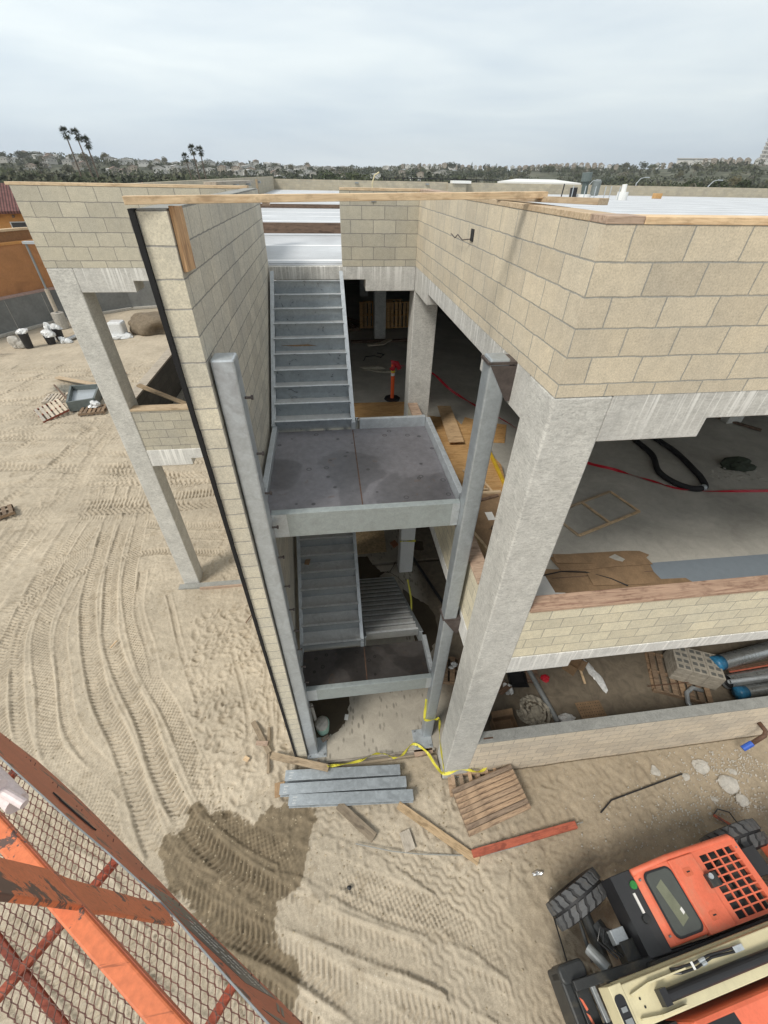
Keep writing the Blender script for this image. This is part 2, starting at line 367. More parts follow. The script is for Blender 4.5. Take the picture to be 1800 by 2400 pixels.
def copy_tree(o, parent=None):
    c = o.copy(); COL.objects.link(c)
    if parent is not None: c.parent = parent; c.matrix_parent_inverse = o.matrix_parent_inverse
    for ch in [q for q in o.children]: copy_tree(ch, c)
    return c
def board(name, a, b, w, t, mat, label, cat, group=None, parent=None, roll=0., bev=.003):
    """a plank lying from a to b (centre line), width w, thickness t, its own frame along X"""
    a = Vector(a); b = Vector(b); d = b-a; L = d.length
    mb = MB().box(0, -w/2, -t/2, L, w/2, t/2)
    x = d.normalized(); y = Vector((0,0,1)).cross(x)
    y = y.normalized() if y.length > 1e-4 else Vector((0,1,0)); z = x.cross(y)
    mt = Matrix((( x.x, y.x, z.x, a.x),(x.y, y.y, z.y, a.y),(x.z, y.z, z.z, a.z),(0,0,0,1)))
    if roll: mt = mt @ Matrix.Rotation(roll, 4, 'X')
    o = mb.build(name, mat, None, bev)
    if parent is not None: o.parent = parent; mt = Matrix.Translation(-PB[parent.name]) @ mt
    o.matrix_world = mt
    if parent is not None: o.matrix_parent_inverse = Matrix(); o.matrix_basis = mt
    if label: tag(o, label, cat, group)
    return o

# ------------------------------------------------------------------ ground: one sheet, sand with tyre tracks near the building
def smooth1(a): return a*a*(3-2*a)
def vnoise(X, Y, cell, seed):
    g = np.random.default_rng(seed).random((257, 257))
    x = X/cell; y = Y/cell; xi = np.floor(x).astype(int); yi = np.floor(y).astype(int); fx = smooth1(x-xi); fy = smooth1(y-yi)
    xi %= 256; yi %= 256
    a = g[xi, yi]; b = g[xi+1, yi]; c = g[xi, yi+1]; d = g[xi+1, yi+1]
    return (a*(1-fx)+b*fx)*(1-fy) + (c*(1-fx)+d*fx)*fy - .5
def fbm(X, Y, cell, n, seed, k=.55):
    o = 0; a = 1
    for i in range(n): o = o + a*vnoise(X+i*17.3, Y-i*9.1, cell/2**i, seed+i); a *= k
    return o
STEP = .0225
X0, X1, Y0, Y1 = -24.0, 7.5, -4.6, 26.0
fx_ = np.r_[np.arange(X0, -11, .045), np.arange(-11, X1+1e-6, STEP)]; fy_ = np.r_[np.arange(Y0, 8.6, STEP), np.arange(8.6, Y1+1e-6, .05)]
def outer(a, far, g=1.16, s0=.06):
    o = []; s = s0; p = a
    while abs(p) < far: p += math.copysign(s, far if a > 0 else -far) if False else s; s *= g; o.append(p)
    return np.array(o)
def grow(start, sign, far):
    o = []; s = .06; p = start
    while abs(p) < far: p += sign*s; s *= 1.13; o.append(p)
    return o
xs = np.array(grow(X0, -1, 2500)[::-1] + list(fx_) + grow(X1, 1, 2500))
ys = np.array(grow(Y0, -1, 300)[::-1] + list(fy_) + grow(Y1, 1, 2500))
GX, GY = np.meshgrid(xs, ys, indexing='ij')
H = .035*fbm(GX, GY, 1.6, 3, 5) + .020*fbm(GX, GY, .20, 3, 40)
nearm = np.clip(1-(np.hypot(GX+3, GY-4)-30)/20, 0, 1)
ix0 = int(np.searchsorted(xs, X0-1e-6)); iy0 = int(np.searchsorted(ys, Y0-1e-6)); NX, NY = len(fx_), len(fy_)
F = H[ix0:ix0+NX, iy0:iy0+NY].copy()
TINT = np.zeros_like(F)
def curve(pts, step=.013):
    P = np.array(pts, float); P = np.vstack([2*P[0]-P[1], P, 2*P[-1]-P[-2]]); o = []
    for i in range(1, len(P)-2):
        t = np.linspace(0, 1, max(3, int(np.hypot(*(P[i+1]-P[i]))/.01)))[:, None]
        o.append(.5*((2*P[i]) + (-P[i-1]+P[i+1])*t + (2*P[i-1]-5*P[i]+4*P[i+1]-P[i+2])*t**2 + (-P[i-1]+3*P[i]-3*P[i+1]+P[i+2])*t**3))
    o = np.vstack(o); s = np.r_[0, np.cumsum(np.hypot(*np.diff(o, axis=0).T))]
    q = np.arange(0, s[-1], step); return np.c_[np.interp(q, s, o[:, 0]), np.interp(q, s, o[:, 1])], q
def sst(a, b, x): t = np.clip((x-a)/(b-a), 0, 1); return t*t*(3-2*t)
PER = 1.
def pat_lug(S, T, hw, ph):          # chevron lugs pressed into sand
    a = ((S + .55*np.abs(T) + ph*np.sign(T)) / (.098*PER)) % 1
    lug = sst(.0, .14, a) - sst(.48, .64, a)
    return -.034*lug*sst(hw, hw*.8, np.abs(T)) - .006
def pat_blocks(S, T, hw, ph):
    return .023*np.sin(2*PI*S/(.095*PER))*np.sin(2*PI*T/(.095*PER)+ph) - .010
def pat_ribs(S, T, hw, ph):
    return .015*np.sin(2*PI*(S/(.066*PER))) * (np.abs(T) > .03) - .010
def pat_zig(S, T, hw, ph):
    z = np.abs(((S/.26) % 1)-.5)*.13; d = np.abs(((T+z) / .115) % 1-.5)
    return -.024*sst(.22, .08, d) - .004
def pat_lines(S, T, hw, ph):
    return .008*np.sin(2*PI*T/.045) - .012
def stamp(pts, hw, pat, amp=1., berm=.022, ph=0., off=0., deep=.02):
    global F
    c, s = curve(pts); d = np.gradient(c, axis=0); d /= np.hypot(d[:, 0], d[:, 1])[:, None]+1e-9
    n = np.c_[-d[:, 1], d[:, 0]]; t = np.arange(-hw*1.35, hw*1.35, .013)
    jit = .02*np.sin(s*1.7+ph*5)
    S, T = np.meshgrid(s, t, indexing='ij')
    PX = c[:, None, 0] + n[:, None, 0]*(T+off+jit[:, None]); PY = c[:, None, 1] + n[:, None, 1]*(T+off+jit[:, None])
    I = np.searchsorted(fx_, PX); J = np.searchsorted(fy_, PY)
    ok = (I >= 0) & (I < NX) & (J >= 0) & (J < NY)
    I, J, S, T = I[ok], J[ok], S[ok], T[ok]
    wear = np.clip(.8 + 1.5*vnoise(PX[ok], PY[ok], .9, 77), .15, 1.2)
    inside = sst(hw*1.02, hw*.9, np.abs(T))
    be = .55*berm*np.exp(-((np.abs(T)-hw*1.08)/.028)**2)
    base = F[I, J]
    F[I, J] = base*(1-.7*inside) + inside*(amp*wear*pat(S, T, hw, ph) - deep*.6) + be*wear
A_ = [(-11.2, 13), (-10.3, 10.2), (-10.1, 7.1), (-9.8, 4.8), (-8.95, 2.95), (-8.0, 1.55), (-7.0, .5), (-5.9, -.4), (-4.6, -1.25), (-3.0, -2.1), (-1.2, -3.0), (1, -4)]
B_ = [(-10.2, 13), (-9.6, 11.6), (-8.8, 7), (-8.1, 4.8), (-7.25, 3.2), (-6.3, 1.9), (-5.6, .8), (-4.9, -.15), (-4.0, -.85), (-3.1, -1.35), (-2.0, -1.95), (-.6, -2.5), (1.5, -3.4), (3, -4.2)]
def lat(P, k): 
    P = np.array(P, float); d = np.gradient(P, axis=0); d /= np.hypot(d[:, 0], d[:, 1])[:, None]; return P + np.c_[-d[:, 1], d[:, 0]]*k
pats = [pat_lug, pat_blocks, pat_ribs, pat_lug, pat_blocks, pat_lug]
for i, k in enumerate([-5.6, -5.0, -4.5, -4.1, -3.7, -3.25, -2.8, -2.45, -2.0, -1.65, -1.25, -.85, -.5, -.1, .4]):
    stamp(lat(A_, k)+RNG.normal(0, .07, (len(A_), 2)), .15+.05*(i % 2), pats[i % 6], 1.0, .017, i*1.3, 0, .014)
stamp([(-14.8, 12.6), (-13, 12.9), (-11, 12.0), (-9, 11.2), (-7, 11.4), (-5, 12.5)], .2, pat_lug, .8)
stamp([(-14.8, 10.4), (-12.5, 10.8), (-10, 10.6), (-7.5, 9.9), (-5, 10.2), (-3, 10.4)], .2, pat_blocks, .8)
stamp([(-14.9, 9.0), (-12.6, 9.5), (-10, 9.3), (-7, 8.6), (-4, 8.8), (-3, 9)], .2, pat_lug, .8)
stamp([(-14, 5), (-12.3, 6.2), (-10.5, 7.4), (-8, 8.2), (-5.5, 8.0), (-3.2, 8.2)], .2, pat_ribs, .8)
stamp([(-13.8, 3), (-12.8, 5.5), (-12.3, 8), (-12.9, 10.4), (-14.4, 12)], .2, pat_lug, .9)
stamp([(-13, 2), (-11.6, 4.8), (-10.4, 6.4), (-8.2, 7.4), (-5.4, 7.2), (-3.2, 7.4)], .17, pat_lug, .9)
stamp(lat(B_, -.62), .21, pat_lug, 1.1, .028, 2.2)
stamp(lat(B_, -.1), .2, pat_lug, 1.25, .03, .3)
stamp(lat(B_, .42), .19, pat_blocks, 1.1, .02, 1.)
stamp([(-7.9, 6.6), (-7.6, 5.2), (-6.9, 3.9), (-6.5, 3.0)], .13, pat_lines, 1, .03)
stamp([(-6.9, 5.6), (-6.3, 4.2), (-5.8, 3.2), (-5.3, 2.2)], .07, pat_lines, .6, .03)
PER = 1.9
for i in range(26):
    y0_ = 9.5+i*.62; c_ = RNG.uniform(-1.2, 1.8); x_ = np.linspace(-23.5, RNG.uniform(-9, -3.5), 7)
    stamp(np.c_[x_, y0_ + c_*np.sin((x_+23)/7.5 + i*.35) + RNG.normal(0, .12, 7)], .17+.04*(i % 3), pats[i % 6], 1.8, .03, i*.7, 0, .03)
for i in range(9):
    x0_ = -21+i*1.25; y_ = np.linspace(26, 4+.8*i, 7)
    stamp(np.c_[x0_ + 1.4*np.sin(y_/6+i) + RNG.normal(0, .1, 7), y_], .2, pats[(i+1) % 6], 1.8, .03, i*.7, 0, .02)
for i, (R_, a0_, a1_) in enumerate(((2.2, 20, 200), (2.65, 10, 190), (3.3, 0, 170), (3.7, 5, 150), (4.4, 10, 120))):
    a__ = np.radians(np.linspace(a0_, a1_, 9)); stamp(np.c_[-15.2+R_*np.cos(a__), 15.5+.8*R_*np.sin(a__)], .19, pats[i % 3], 1.8, .03, i, 0, .03)
PER = 1.
# footprints and trampled sand by the fin wall and in front of the stair
def dents(n, cx, cy, sx, sy, ang=0., amp=.035):
    for _ in range(n):
        x, y = RNG.uniform(-sx, sx), RNG.uniform(-sy, sy); x, y = cx + x*math.cos(ang)-y*math.sin(ang), cy + x*math.sin(ang)+y*math.cos(ang)
        L, W, a = RNG.uniform(.05, .17), RNG.uniform(.035, .085), RNG.uniform(0, PI); k = int(.3/STEP)
        i, j = int(np.searchsorted(fx_, x)), int(np.searchsorted(fy_, y))
        if i < k or j < k or i >= NX-k or j >= NY-k: continue
        gx = (fx_[i-k:i+k]-x)[:, None]; gy = (fy_[j-k:j+k]-y)[None, :]
        u = gx*math.cos(a)+gy*math.sin(a); v = -gx*math.sin(a)+gy*math.cos(a); q = (u/L)**2+(v/W)**2
        F[i-k:i+k, j-k:j+k] += amp*RNG.uniform(.5, 1)*(-np.exp(-q*1.4) + .5*np.exp(-((np.sqrt(q)-1.35)/.35)**2))
dents(330, -4.4, 2.4, 1.1, 2.6, .28); dents(240, -1.2, -.9, 2.2, .8, -.1, .017); dents(260, 2.2, -1.0, 2.4, .9, -.05, .016)
dents(160, -12, 5, 2.5, 3.5, 0, .02); dents(200, -4.5, 8, 1.4, 2, 0, .02)
for k, (a, b) in enumerate([((-4.35, 4.6), (-3.5, 1.0)), ((-4.0, 4.2), (-3.35, 1.2)), ((-4.75, 3.6), (-3.95, .6)), ((-4.1, 5), (-3.8, 2.2))]):
    stamp([a, ((a[0]+b[0])/2+.12, (a[1]+b[1])/2), b], .06, pat_lines, .3, .03, k)
# fresh tracks lower down
stamp([(-5.6, -.6), (-4.4, -1.15), (-3.1, -1.62), (-1.7, -2.15), (-.6, -2.65), (.6, -3.3), (1.5, -4)], .17, pat_lines, 1.3, .02)
stamp([(-3.2, -.9), (-2.3, -1.15), (-1.3, -1.62), (-.3, -2.1), (.6, -2.75), (1.2, -3.3)], .2, pat_blocks, 1.1, .02, .5)
stamp([(-2.6, -.35), (-1.6, -.75), (-.5, -1.45), (.4, -2.2), (.9, -3.1), (1.0, -4)], .24, pat_zig, 1.1, .012, 0, 0, .015)
stamp([(.1, -1.5), (.45, -2.3), (.62, -3.1), (.6, -4.2)], .22, pat_zig, 1.2, .012, 0, 0, .015)
stamp([(-.75, -2.2), (-.4, -2.9), (-.25, -3.8)], .22, pat_zig, 1.1, .012, 0, 0, .012)
stamp([(1.6, -1.55), (3, -1.5), (4.6, -1.35), (7, -1.1)], .25, pat_zig, .8, .012, 0, 0, .012)
stamp([(-4.9, -1.2), (-3.9, -1.75), (-2.6, -2.35), (-1.4, -3.1), (-.7, -3.9)], .2, pat_lug, 1.2, .025, 1.)
F += .012*fbm(GX[ix0:ix0+NX, iy0:iy0+NY], GY[ix0:ix0+NX, iy0:iy0+NY], .045, 1, 95) + .010*fbm(GX[ix0:ix0+NX, iy0:iy0+NY], GY[ix0:ix0+NX, iy0:iy0+NY], .07, 2, 90)
# edges of the fine patch run into the plain sand
ew = np.minimum.outer(np.minimum(fx_-X0, X1-fx_)*1.0, np.full(NY, 9.)); ew = np.minimum(ew, np.minimum(fy_-Y0, Y1-fy_)[None, :]); ew = sst(0, .8, ew)
H[ix0:ix0+NX, iy0:iy0+NY] = H[ix0:ix0+NX, iy0:iy0+NY]*(1-ew) + F*ew
H *= nearm
# lower along the footing in front, level under slabs, never above them
inslab = ((GX > -3.0) & (GY > .48) & ((GX < .05) | (GY > .0))) | ((GX > 0) & (GY > 0))
H = np.where(inslab & (GX < 80) & (GY < 70), -.12, np.minimum(H-.03, .10))
H = np.where((np.hypot(GX, GY) > 120), H-.2, H)
# stains and darker zones of the sand
def inpoly(X, Y, poly):
    o = np.zeros(X.shape, bool); n = len(poly)
    for i in range(n):
        (x1, y1), (x2, y2) = poly[i], poly[(i+1) % n]
        if y1 == y2: continue
        c = ((y1 > Y) != (y2 > Y)) & (X < (x2-x1)*(Y-y1)/(y2-y1)+x1); o ^= c
    return o
wx = GX + .26*fbm(GX, GY, .42, 5, 200, .62); wy = GY + .26*fbm(GX, GY, .42, 5, 210, .62)
WP = [(-4.72,.2),(-5.01,.04),(-5.06,-.34),(-5.39,-.39),(-5.15,-.97),(-4.6,-1.5),(-4.0,-2.1),(-3.2,-2.75),(-2.88,-2.52),(-2.74,-2.28),(-3.28,-1.85),(-3.18,-1.45),(-2.87,-1.16),(-2.71,-.85),(-2.68,-.23),(-3.1,-.09),(-3.84,-.31),(-4.2,-.05)]
wet = np.zeros_like(GX)
for q_, w_q in ((0, .85), (1, .06), (2, .05), (3, .04)):
    s_q = .0 if q_ == 0 else 1.
    wet += w_q*inpoly(wx + s_q*.13*fbm(GX, GY, .16, 3, 500+q_), wy + s_q*.13*fbm(GX, GY, .16, 3, 520+q_), WP)
brownish = sst(-.3, 1.6, GX + .8*fbm(GX, GY, 1.2, 4, 300)) * sst(.6, -.1, GY) * sst(40, 20, GX)  # sand colour darker and browner toward the right front
brownish = np.maximum(brownish, .45*sst(.50, .62, fbm(GX, GY, .22, 4, 330)+.2)*(GX < 0)*nearm)
brownish = np.maximum(brownish, .7*sst(1.9, .3, np.hypot((GX+1.3)/1.5, (GY-.2)/.35)))
grey = sst(1.1, .6, np.hypot((GX+16.0)/1.5, (GY-21.6)/1.0) + .3*fbm(GX, GY, .6, 3, 400))
town = sst(60, 110, np.hypot(GX+10, GY-20))
me = bpy.data.meshes.new('ground'); nx, ny = GX.shape
co = np.empty((nx*ny, 3), np.float32); co[:, 0] = GX.ravel(); co[:, 1] = GY.ravel(); co[:, 2] = H.ravel()
ii, jj = np.meshgrid(np.arange(nx-1), np.arange(ny-1), indexing='ij'); a = (ii*ny+jj).ravel()
fa = np.stack([a, a+ny, a+ny+1, a+1], 1).astype(np.int32)
me.vertices.add(nx*ny); me.vertices.foreach_set('co', co.ravel())
me.loops.add(fa.size); me.loops.foreach_set('vertex_index', fa.ravel())
me.polygons.add(len(fa)); me.polygons.foreach_set('loop_start', np.arange(0, fa.size, 4, dtype=np.int32)); me.polygons.foreach_set('loop_total', np.full(len(fa), 4, np.int32))
me.polygons.foreach_set('use_smooth', np.ones(len(fa), bool)); me.update(calc_edges=True)
for nm, arr in (('wet', wet), ('brownish', brownish), ('grey', grey), ('town', town)):
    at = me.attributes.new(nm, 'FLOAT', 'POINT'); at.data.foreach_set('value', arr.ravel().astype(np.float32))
s = M('sand', .95, spec=.2); ob = s.co('Object')
def attr(s, n): q = s.n('ShaderNodeAttribute'); q.attribute_name = n; return q.outputs['Fac']
a1 = s.noise(ob, .55, 5, .6, .4); a2 = s.noise(ob, 6, 6, .65); a3 = s.noise(ob, 55, 3, .7)
k = s.mix(1, (.465, .40, .308), s.ramp(a1, (.3, .82), (.7, 1.12)), 'MULTIPLY'); k = s.mix(1, k, s.ramp(a2, (.3, .88), (.7, 1.09)), 'MULTIPLY')
k = s.mix(1, k, s.ramp(a3, (.3, .82), (.7, 1.12)), 'MULTIPLY')
k = s.mix(s.ramp(s.noise(ob, 28, 2, .5), (.70, 0.), (.74, .7)), k, (.62, .58, .5))
k = s.mix(s.math('MULTIPLY', attr(s, 'brownish'), .52), k, s.mix(1, (.215, .165, .105), s.ramp(a2, (.3, .8), (.7, 1.25)), 'MULTIPLY'))
k = s.mix(s.math('MULTIPLY', attr(s, 'wet'), .95), k, s.mix(1, (.165, .13, .085), s.ramp(a2, (.3, .72), (.7, 1.45)), 'MULTIPLY'))
k = s.mix(attr(s, 'grey'), k, s.mix(1, (.2, .19, .16), s.ramp(a3, (.3, .6), (.7, 1.3)), 'MULTIPLY'))
k = s.mix(attr(s, 'town'), k, s.ramp(s.noise(ob, .05, 6, .7), (.35, (.05, .06, .035)), (.55, (.10, .095, .07)), (.62, (.22, .21, .19))))
s.col(k); s.bump(a3, .5, .014); s.bump(a2, .45, .04)
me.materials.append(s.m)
_cl = MB()
for i in range(2600):
    u_ = random.random(); x, y = (random.uniform(-10, 1.5), random.uniform(-3.8, 6)) if u_ < .7 else (random.uniform(-4.9, 1.5), random.uniform(-1.6, .4))
    if x > -3.05 and y > .4: continue
    a = random.choice((.006, .009, .012, .02)); zz_ = float(H[min(len(xs)-1, int(np.searchsorted(xs, x))), min(len(ys)-1, int(np.searchsorted(ys, y)))])-.004
    q1, q2 = random.uniform(.6, 1.3), random.uniform(.5, 1.1)
    _cl.add([(x-a, y-a*q1, zz_), (x+a, y-a*.6, zz_), (x+a*.7, y+a, zz_), (x-a*.8, y+a*q2, zz_), (x-a*.4, y-a*.3, zz_+a*q1), (x+a*.4, y+a*.3, zz_+a*q2)], [(0, 1, 4), (1, 5, 4), (1, 2, 5), (2, 3, 5), (3, 4, 5), (3, 0, 4)])
clods = (_cl, s.m)
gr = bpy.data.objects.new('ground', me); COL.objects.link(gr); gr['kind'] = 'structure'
def struct(name, mb, mat, **k): o = mb.build(name, mat, **k); o['kind'] = 'structure'; return o

tag(clods[0].build('soil_clods', plain('clod_soil', (.36, .30, .21), .95, var=.3, scale=3)), 'small crumbs of soil scattered over the tracked sand', 'soil', kind='stuff')

# ------------------------------------------------------------------ the block building
bl = thing('block_building', (0, 0, 0), 'unfinished tan concrete block building with concrete columns, open bays and a white flat roof', 'building')
YB = 6.0; CT = 8.23
def P(name, mb, mat, **k): return mb.build(name, mat, bl, **k)
# parapets
P('parapet_wall', MB().box(0, 0, CT, 70, .2, ZT), m_cmuA)
P('parapet_wall', MB().box(0, .2, CT, .2, YB, ZT), m_cmuA)
P('parapet_wall', MB().box(-1.39, YB, CT, 0.0, YB+.2, ZT), m_cmuW)
P('parapet_wall', MB().box(-6.5, YB-.08, CT, -2.955, YB+.12, ZT), m_cmuW)
P('parapet_wall', MB().box(-3.35, YB+.12, 8.25, -3.15, YB+2.6, ZT), m_cmuW)
P('parapet_wall', MB().box(-6.5, YB+.12, CT, -6.3, 52, 9.3), m_cmuR)
P('parapet_wall', MB().box(-6.5, 52, 8.0, 11.9, 52.2, 9.12), m_cmuR)
P('parapet_wall', MB().box(13.9, 52, 8.0, 80, 52.2, 9.12), m_cmuR)
P('parapet_wall', MB().box(11.9, 51.6, 8.0, 13.9, 52.4, 9.02), m_cmuR)
P('parapet_cap', MB().box(12.3, 51.4, 9.03, 14.3, 52.5, 9.26), m_white)
for x in (2.0, 9.5): P('overflow_scupper', MB().box(x, 51.8, 8.86, x+.35, 51.99, 8.98), m_galvD)
for y in (26, 31, 37): P('overflow_scupper', MB().box(-6.29, y, 8.95, -6.05, y+.5, 9.1), m_galvD)
# roof
P('roof_deck', MB().box(.2, .2, 8.05, 70, 52, 8.24), m_roofw)
P('roof_deck', MB().box(-6.3, YB+.12, 8.05, .2, 52, 8.24), m_roofw)
# beams, level of the roof
def beam_x(x0, x1, y0, y1, top, deep, shallow, hl, hr, m_, name='beam'):
    P(name, MB().prism([(x0, top), (x0, deep), (x0+hl, deep), (x0+hl, shallow), (x1-hr, shallow), (x1-hr, deep), (x1, deep), (x1, top)] if hl and hr else
      [(x0, top), (x0, deep), (x0+hl, deep), (x0+hl, shallow), (x1, shallow), (x1, top)] if hl else
      [(x0, top), (x0, shallow), (x1-hr, shallow), (x1-hr, deep), (x1, deep), (x1, top)], y0, y1, 1), m_, bevel=.008)
beam_x(.5, 9.0, .004, .45, CT, 7.81, 7.99, .95, .95, m_con1)
beam_x(9.5, 30, .004, .45, CT, 7.81, 7.99, .95, .95, m_con1)
P('beam', MB().prism([(.5, CT), (.5, 7.81), (1.75, 7.81), (1.75, 7.99), (4.85, 7.99), (4.85, 7.81), (6.0, 7.81), (6.0, CT)], .004, .45, 0), m_con1, bevel=.008)
beam_x(-2.755, 0.0, YB+.004, YB+.45, CT, 7.81, 8.01, 0, .96, m_con1)
beam_x(-6.07, -2.955, YB-.076, YB+.37, CT, 7.84, 8.02, .93, 0, m_con1)
P('beam', MB().box(-6.49, 6.4, 7.9, -6.1, 50, CT), m_con1)
# floor of the upper storey and its edge beams
P('floor_slab', MB().box(.45, .45, 4.2, 45, 50, 4.396), m_slab2)
P('floor_slab', MB().box(-2.75, YB+.45, 4.2, .45, 50, 4.396), m_slab2)
P('floor_slab', MB().box(-6.1, YB+.37, 4.2, -2.96, 50, 4.396), m_slab2)
beam_x(.5, 9.0, .004, .45, 4.40, 4.01, 4.17, .95, .95, m_con2)
P('beam', MB().prism([(.5, 4.4), (.5, 4.01), (1.5, 4.01), (1.5, 4.17), (5.0, 4.17), (5.0, 4.01), (6.0, 4.01), (6.0, 4.4)], .004, .45, 0), m_con2, bevel=.008)
beam_x(-2.755, 0.0, YB+.004, YB+.45, 4.396, 4.01, 4.17, 0, .9, m_con2)
beam_x(-6.07, -2.955, YB-.076, YB+.37, 4.57, 4.15, 4.32, .93, 0, m_con2)
P('beam', MB().box(-6.49, 6.4, 4.0, -6.1, 50, 4.396), m_con2)
# columns
def colm(x0, y0, x1, y1, z0, z1, m_=m_colm): P('column', MB().box(x0, y0, z0, x1, y1, z1), m_, bevel=.018)
colm(0, 0, .5, .5, -.9, CT-.004); colm(9.0, 0, 9.5, .5, -.3, CT-.004)
colm(0.002, YB+.002, .5, YB+.5, 4.4, CT-.004)
colm(-6.5, YB-.08, -6.07, YB+.4, -.1, CT-.004)
for x, y in ((.1, 14.4), (9, 14.4), (9, 6.2), (.1, 22), (9, 22), (16, 14), (16, 6.2)): colm(x, y, x+.45, y+.45, 4.4, 8.05)
for y in (14, 22, 30, 38): colm(-6.49, y, -6.05, y+.45, -.1, 8.23)
for x, y in ((9, 6.2), (.1, 14.4), (9, 14.4), (5, 22), (-3, 14.4)): colm(x, y, x+.45, y+.45, .05, 4.2)
P('painted_column', MB().box(-.06, 5.62, .05, .36, 6.0, 4.0), m_white, bevel=.03)
# closing walls inside, far back, where nothing but dark shows
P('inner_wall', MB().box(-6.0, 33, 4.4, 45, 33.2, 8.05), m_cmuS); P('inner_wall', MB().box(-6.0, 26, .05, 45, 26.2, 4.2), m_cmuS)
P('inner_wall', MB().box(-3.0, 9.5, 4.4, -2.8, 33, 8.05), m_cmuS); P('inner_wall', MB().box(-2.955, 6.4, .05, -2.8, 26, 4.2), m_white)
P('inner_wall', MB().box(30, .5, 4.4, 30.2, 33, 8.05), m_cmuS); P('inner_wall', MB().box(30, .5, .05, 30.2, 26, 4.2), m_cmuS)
# sill walls of the upper storey with timber plates
P('sill_wall', MB().box(.5, .012, 4.40, 9.0, .2, 5.43), m_cmuB); P('sill_plate', MB().box(.505, -.01, 5.43, 4.4, .21, 5.475), wood('sill_lumber', (.46, .31, .22), (.24, .13, .09), .5), bevel=.004)
P('sill_plate', MB().box(4.405, -.01, 5.43, 9.0, .21, 5.472), m_plate, bevel=.004)
P('sill_wall', MB().box(.012, .5, 4.40, .2, 5.99, 5.43), m_cmuB); P('sill_plate', MB().box(-.01, .505, 5.43, .21, 5.99, 5.475), m_plate, bevel=.004)
P('sill_wall', MB().box(-6.07, YB-.06, 4.57, -2.955, YB+.12, 5.54), m_cmuW); P('sill_plate', MB().box(-6.07, YB-.08, 5.54, -2.955, YB+.14, 5.585), m_plank, bevel=.004)
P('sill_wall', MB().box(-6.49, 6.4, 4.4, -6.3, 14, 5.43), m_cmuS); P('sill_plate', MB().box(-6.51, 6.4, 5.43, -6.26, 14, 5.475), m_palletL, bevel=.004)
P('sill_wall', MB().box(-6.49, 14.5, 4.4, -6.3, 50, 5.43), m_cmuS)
# ground storey wall and cap
P('sill_wall', MB().box(.5, .012, -.35, 9.0, .2, 1.50), m_cmuC); P('wall_cap', MB().box(.5, .004, 1.50, 9.0, .20, 1.55), m_cap, bevel=.006)
P('rust_plate', MB().box(.62, .06, 1.551, .80, .085, 1.557), m_rust)
# parapet plates
P('parapet_plate', MB().box(0.25, -.005, ZT, 2.2, .2, ZT+.04), m_plank, bevel=.004); P('parapet_plate', MB().box(2.205, -.005, ZT, 12, .2, ZT+.04), wood('knotty_lumber', (.60, .40, .22), (.40, .22, .11), .5), bevel=.004)
P('parapet_plate', MB().box(-.005, -.005, ZT, .245, .2, ZT+.042), m_plate, bevel=.004)
P('parapet_plate', MB().box(-.005, .205, ZT, .2, 3.2, ZT+.04), m_plank, bevel=.004); P('parapet_plate', MB().box(-.005, 3.21, ZT, .2, 6.0, ZT+.037), m_plate, bevel=.004)
P('parapet_plate', MB().box(-1.39, YB-.005, ZT, .2, YB+.2, ZT+.04), m_plank, bevel=.004)
P('parapet_plate', MB().box(-6.55, YB-.085, ZT, -2.9, YB+.14, ZT+.04), m_plank, bevel=.004)
P('roof_membrane_edge', MB().box(.21, .21, ZT-.9, 12, .26, ZT+.03), m_roofw); P('roof_membrane_edge', MB().box(.21, .26, ZT-.9, .26, 6, ZT+.03), m_roofw)
P('membrane_upturn', MB().box(-2.754, YB+.2, 8.20, -1.392, YB+.44, 8.26), m_roofw)
# fin wall left of the stair with its black joint filler
fin = P('fin_wall', MB().box(-2.955, .70, -.02, -2.755, YB+.12, 9.35), [m_cmuF, m_cmuE], uvmode='fin')
for p_g in fin.data.polygons: p_g.material_index = 1 if p_g.normal.y < -.5 else 0  # paler lit end and greyer shaded, mortar-smeared sides put into the block colour
MB().box(-2.995, .675, -.02, -2.957, .76, 9.36).build('black_joint_strip', m_blackf, fin)
MB().box(-2.95, .705, 9.352, -2.76, YB, 9.36).build('mortar_top', m_cap, fin)
# ground slab
P('ground_slab', MB().box(-2.755, .58, -.25, .0, 6, .05).box(.0, .5, -.25, 45, 6, .05).box(-2.955, 6.12, -.25, 45, 26, .05), m_slab1)
P('slab_form_board', MB().box(-2.7, .54, -.1, -.05, .575, .045), m_palletL)
P('footing_pad', MB().box(-6.62, 5.72, -.2, -2.96, 5.90, .03), m_cap); 
P('footing_board', MB().box(-6.0, 5.66, -.1, -3.0, 5.70, .06), m_plate)
P('drain_pipe_stub', MB().tube([(-3.3, YB+.1, 4.35), (-3.3, YB+.1, 4.18), (-3.3, YB+.1, 4.02)], .03, 8), m_black)
# conduit in the parapet
P('outlet_box', MB().box(-.012, 2.62, 8.98, .0, 2.72, 9.10), m_black)
P('wire', MB().tube([(-.02, 2.68, 9.0), (-.08, 2.8, 8.98), (-.10, 2.95, 9.02), (-.09, 3.1, 8.97), (-.1, 3.25, 9.0)], .006, 5), m_bronze)
P('outlet_box', MB().box(-.85, YB-.012, 9.2, -.77, YB, 9.28), m_galvD)
P('wire', MB().tube([(-.8, YB+.3, 9.3), (-.8, YB+.3, 9.45), (-.76, YB+.3, 9.56), (-.68, YB+.3, 9.6)], .012, 6), m_cream)
bd = board('roof_curb_board', (-3.9, 10.9, 8.41), (-.9, 10.9, 8.41), .09, .24, m_darkw, 'brown timber board standing across the white roof behind the stair opening', 'timber')
board('roof_curb_board', (-5.4, 22.5, 8.33), (-.2, 22.5, 8.33), .09, .16, m_darkw, 'farther brown timber lying across the white roof seen just under the long plank', 'timber')

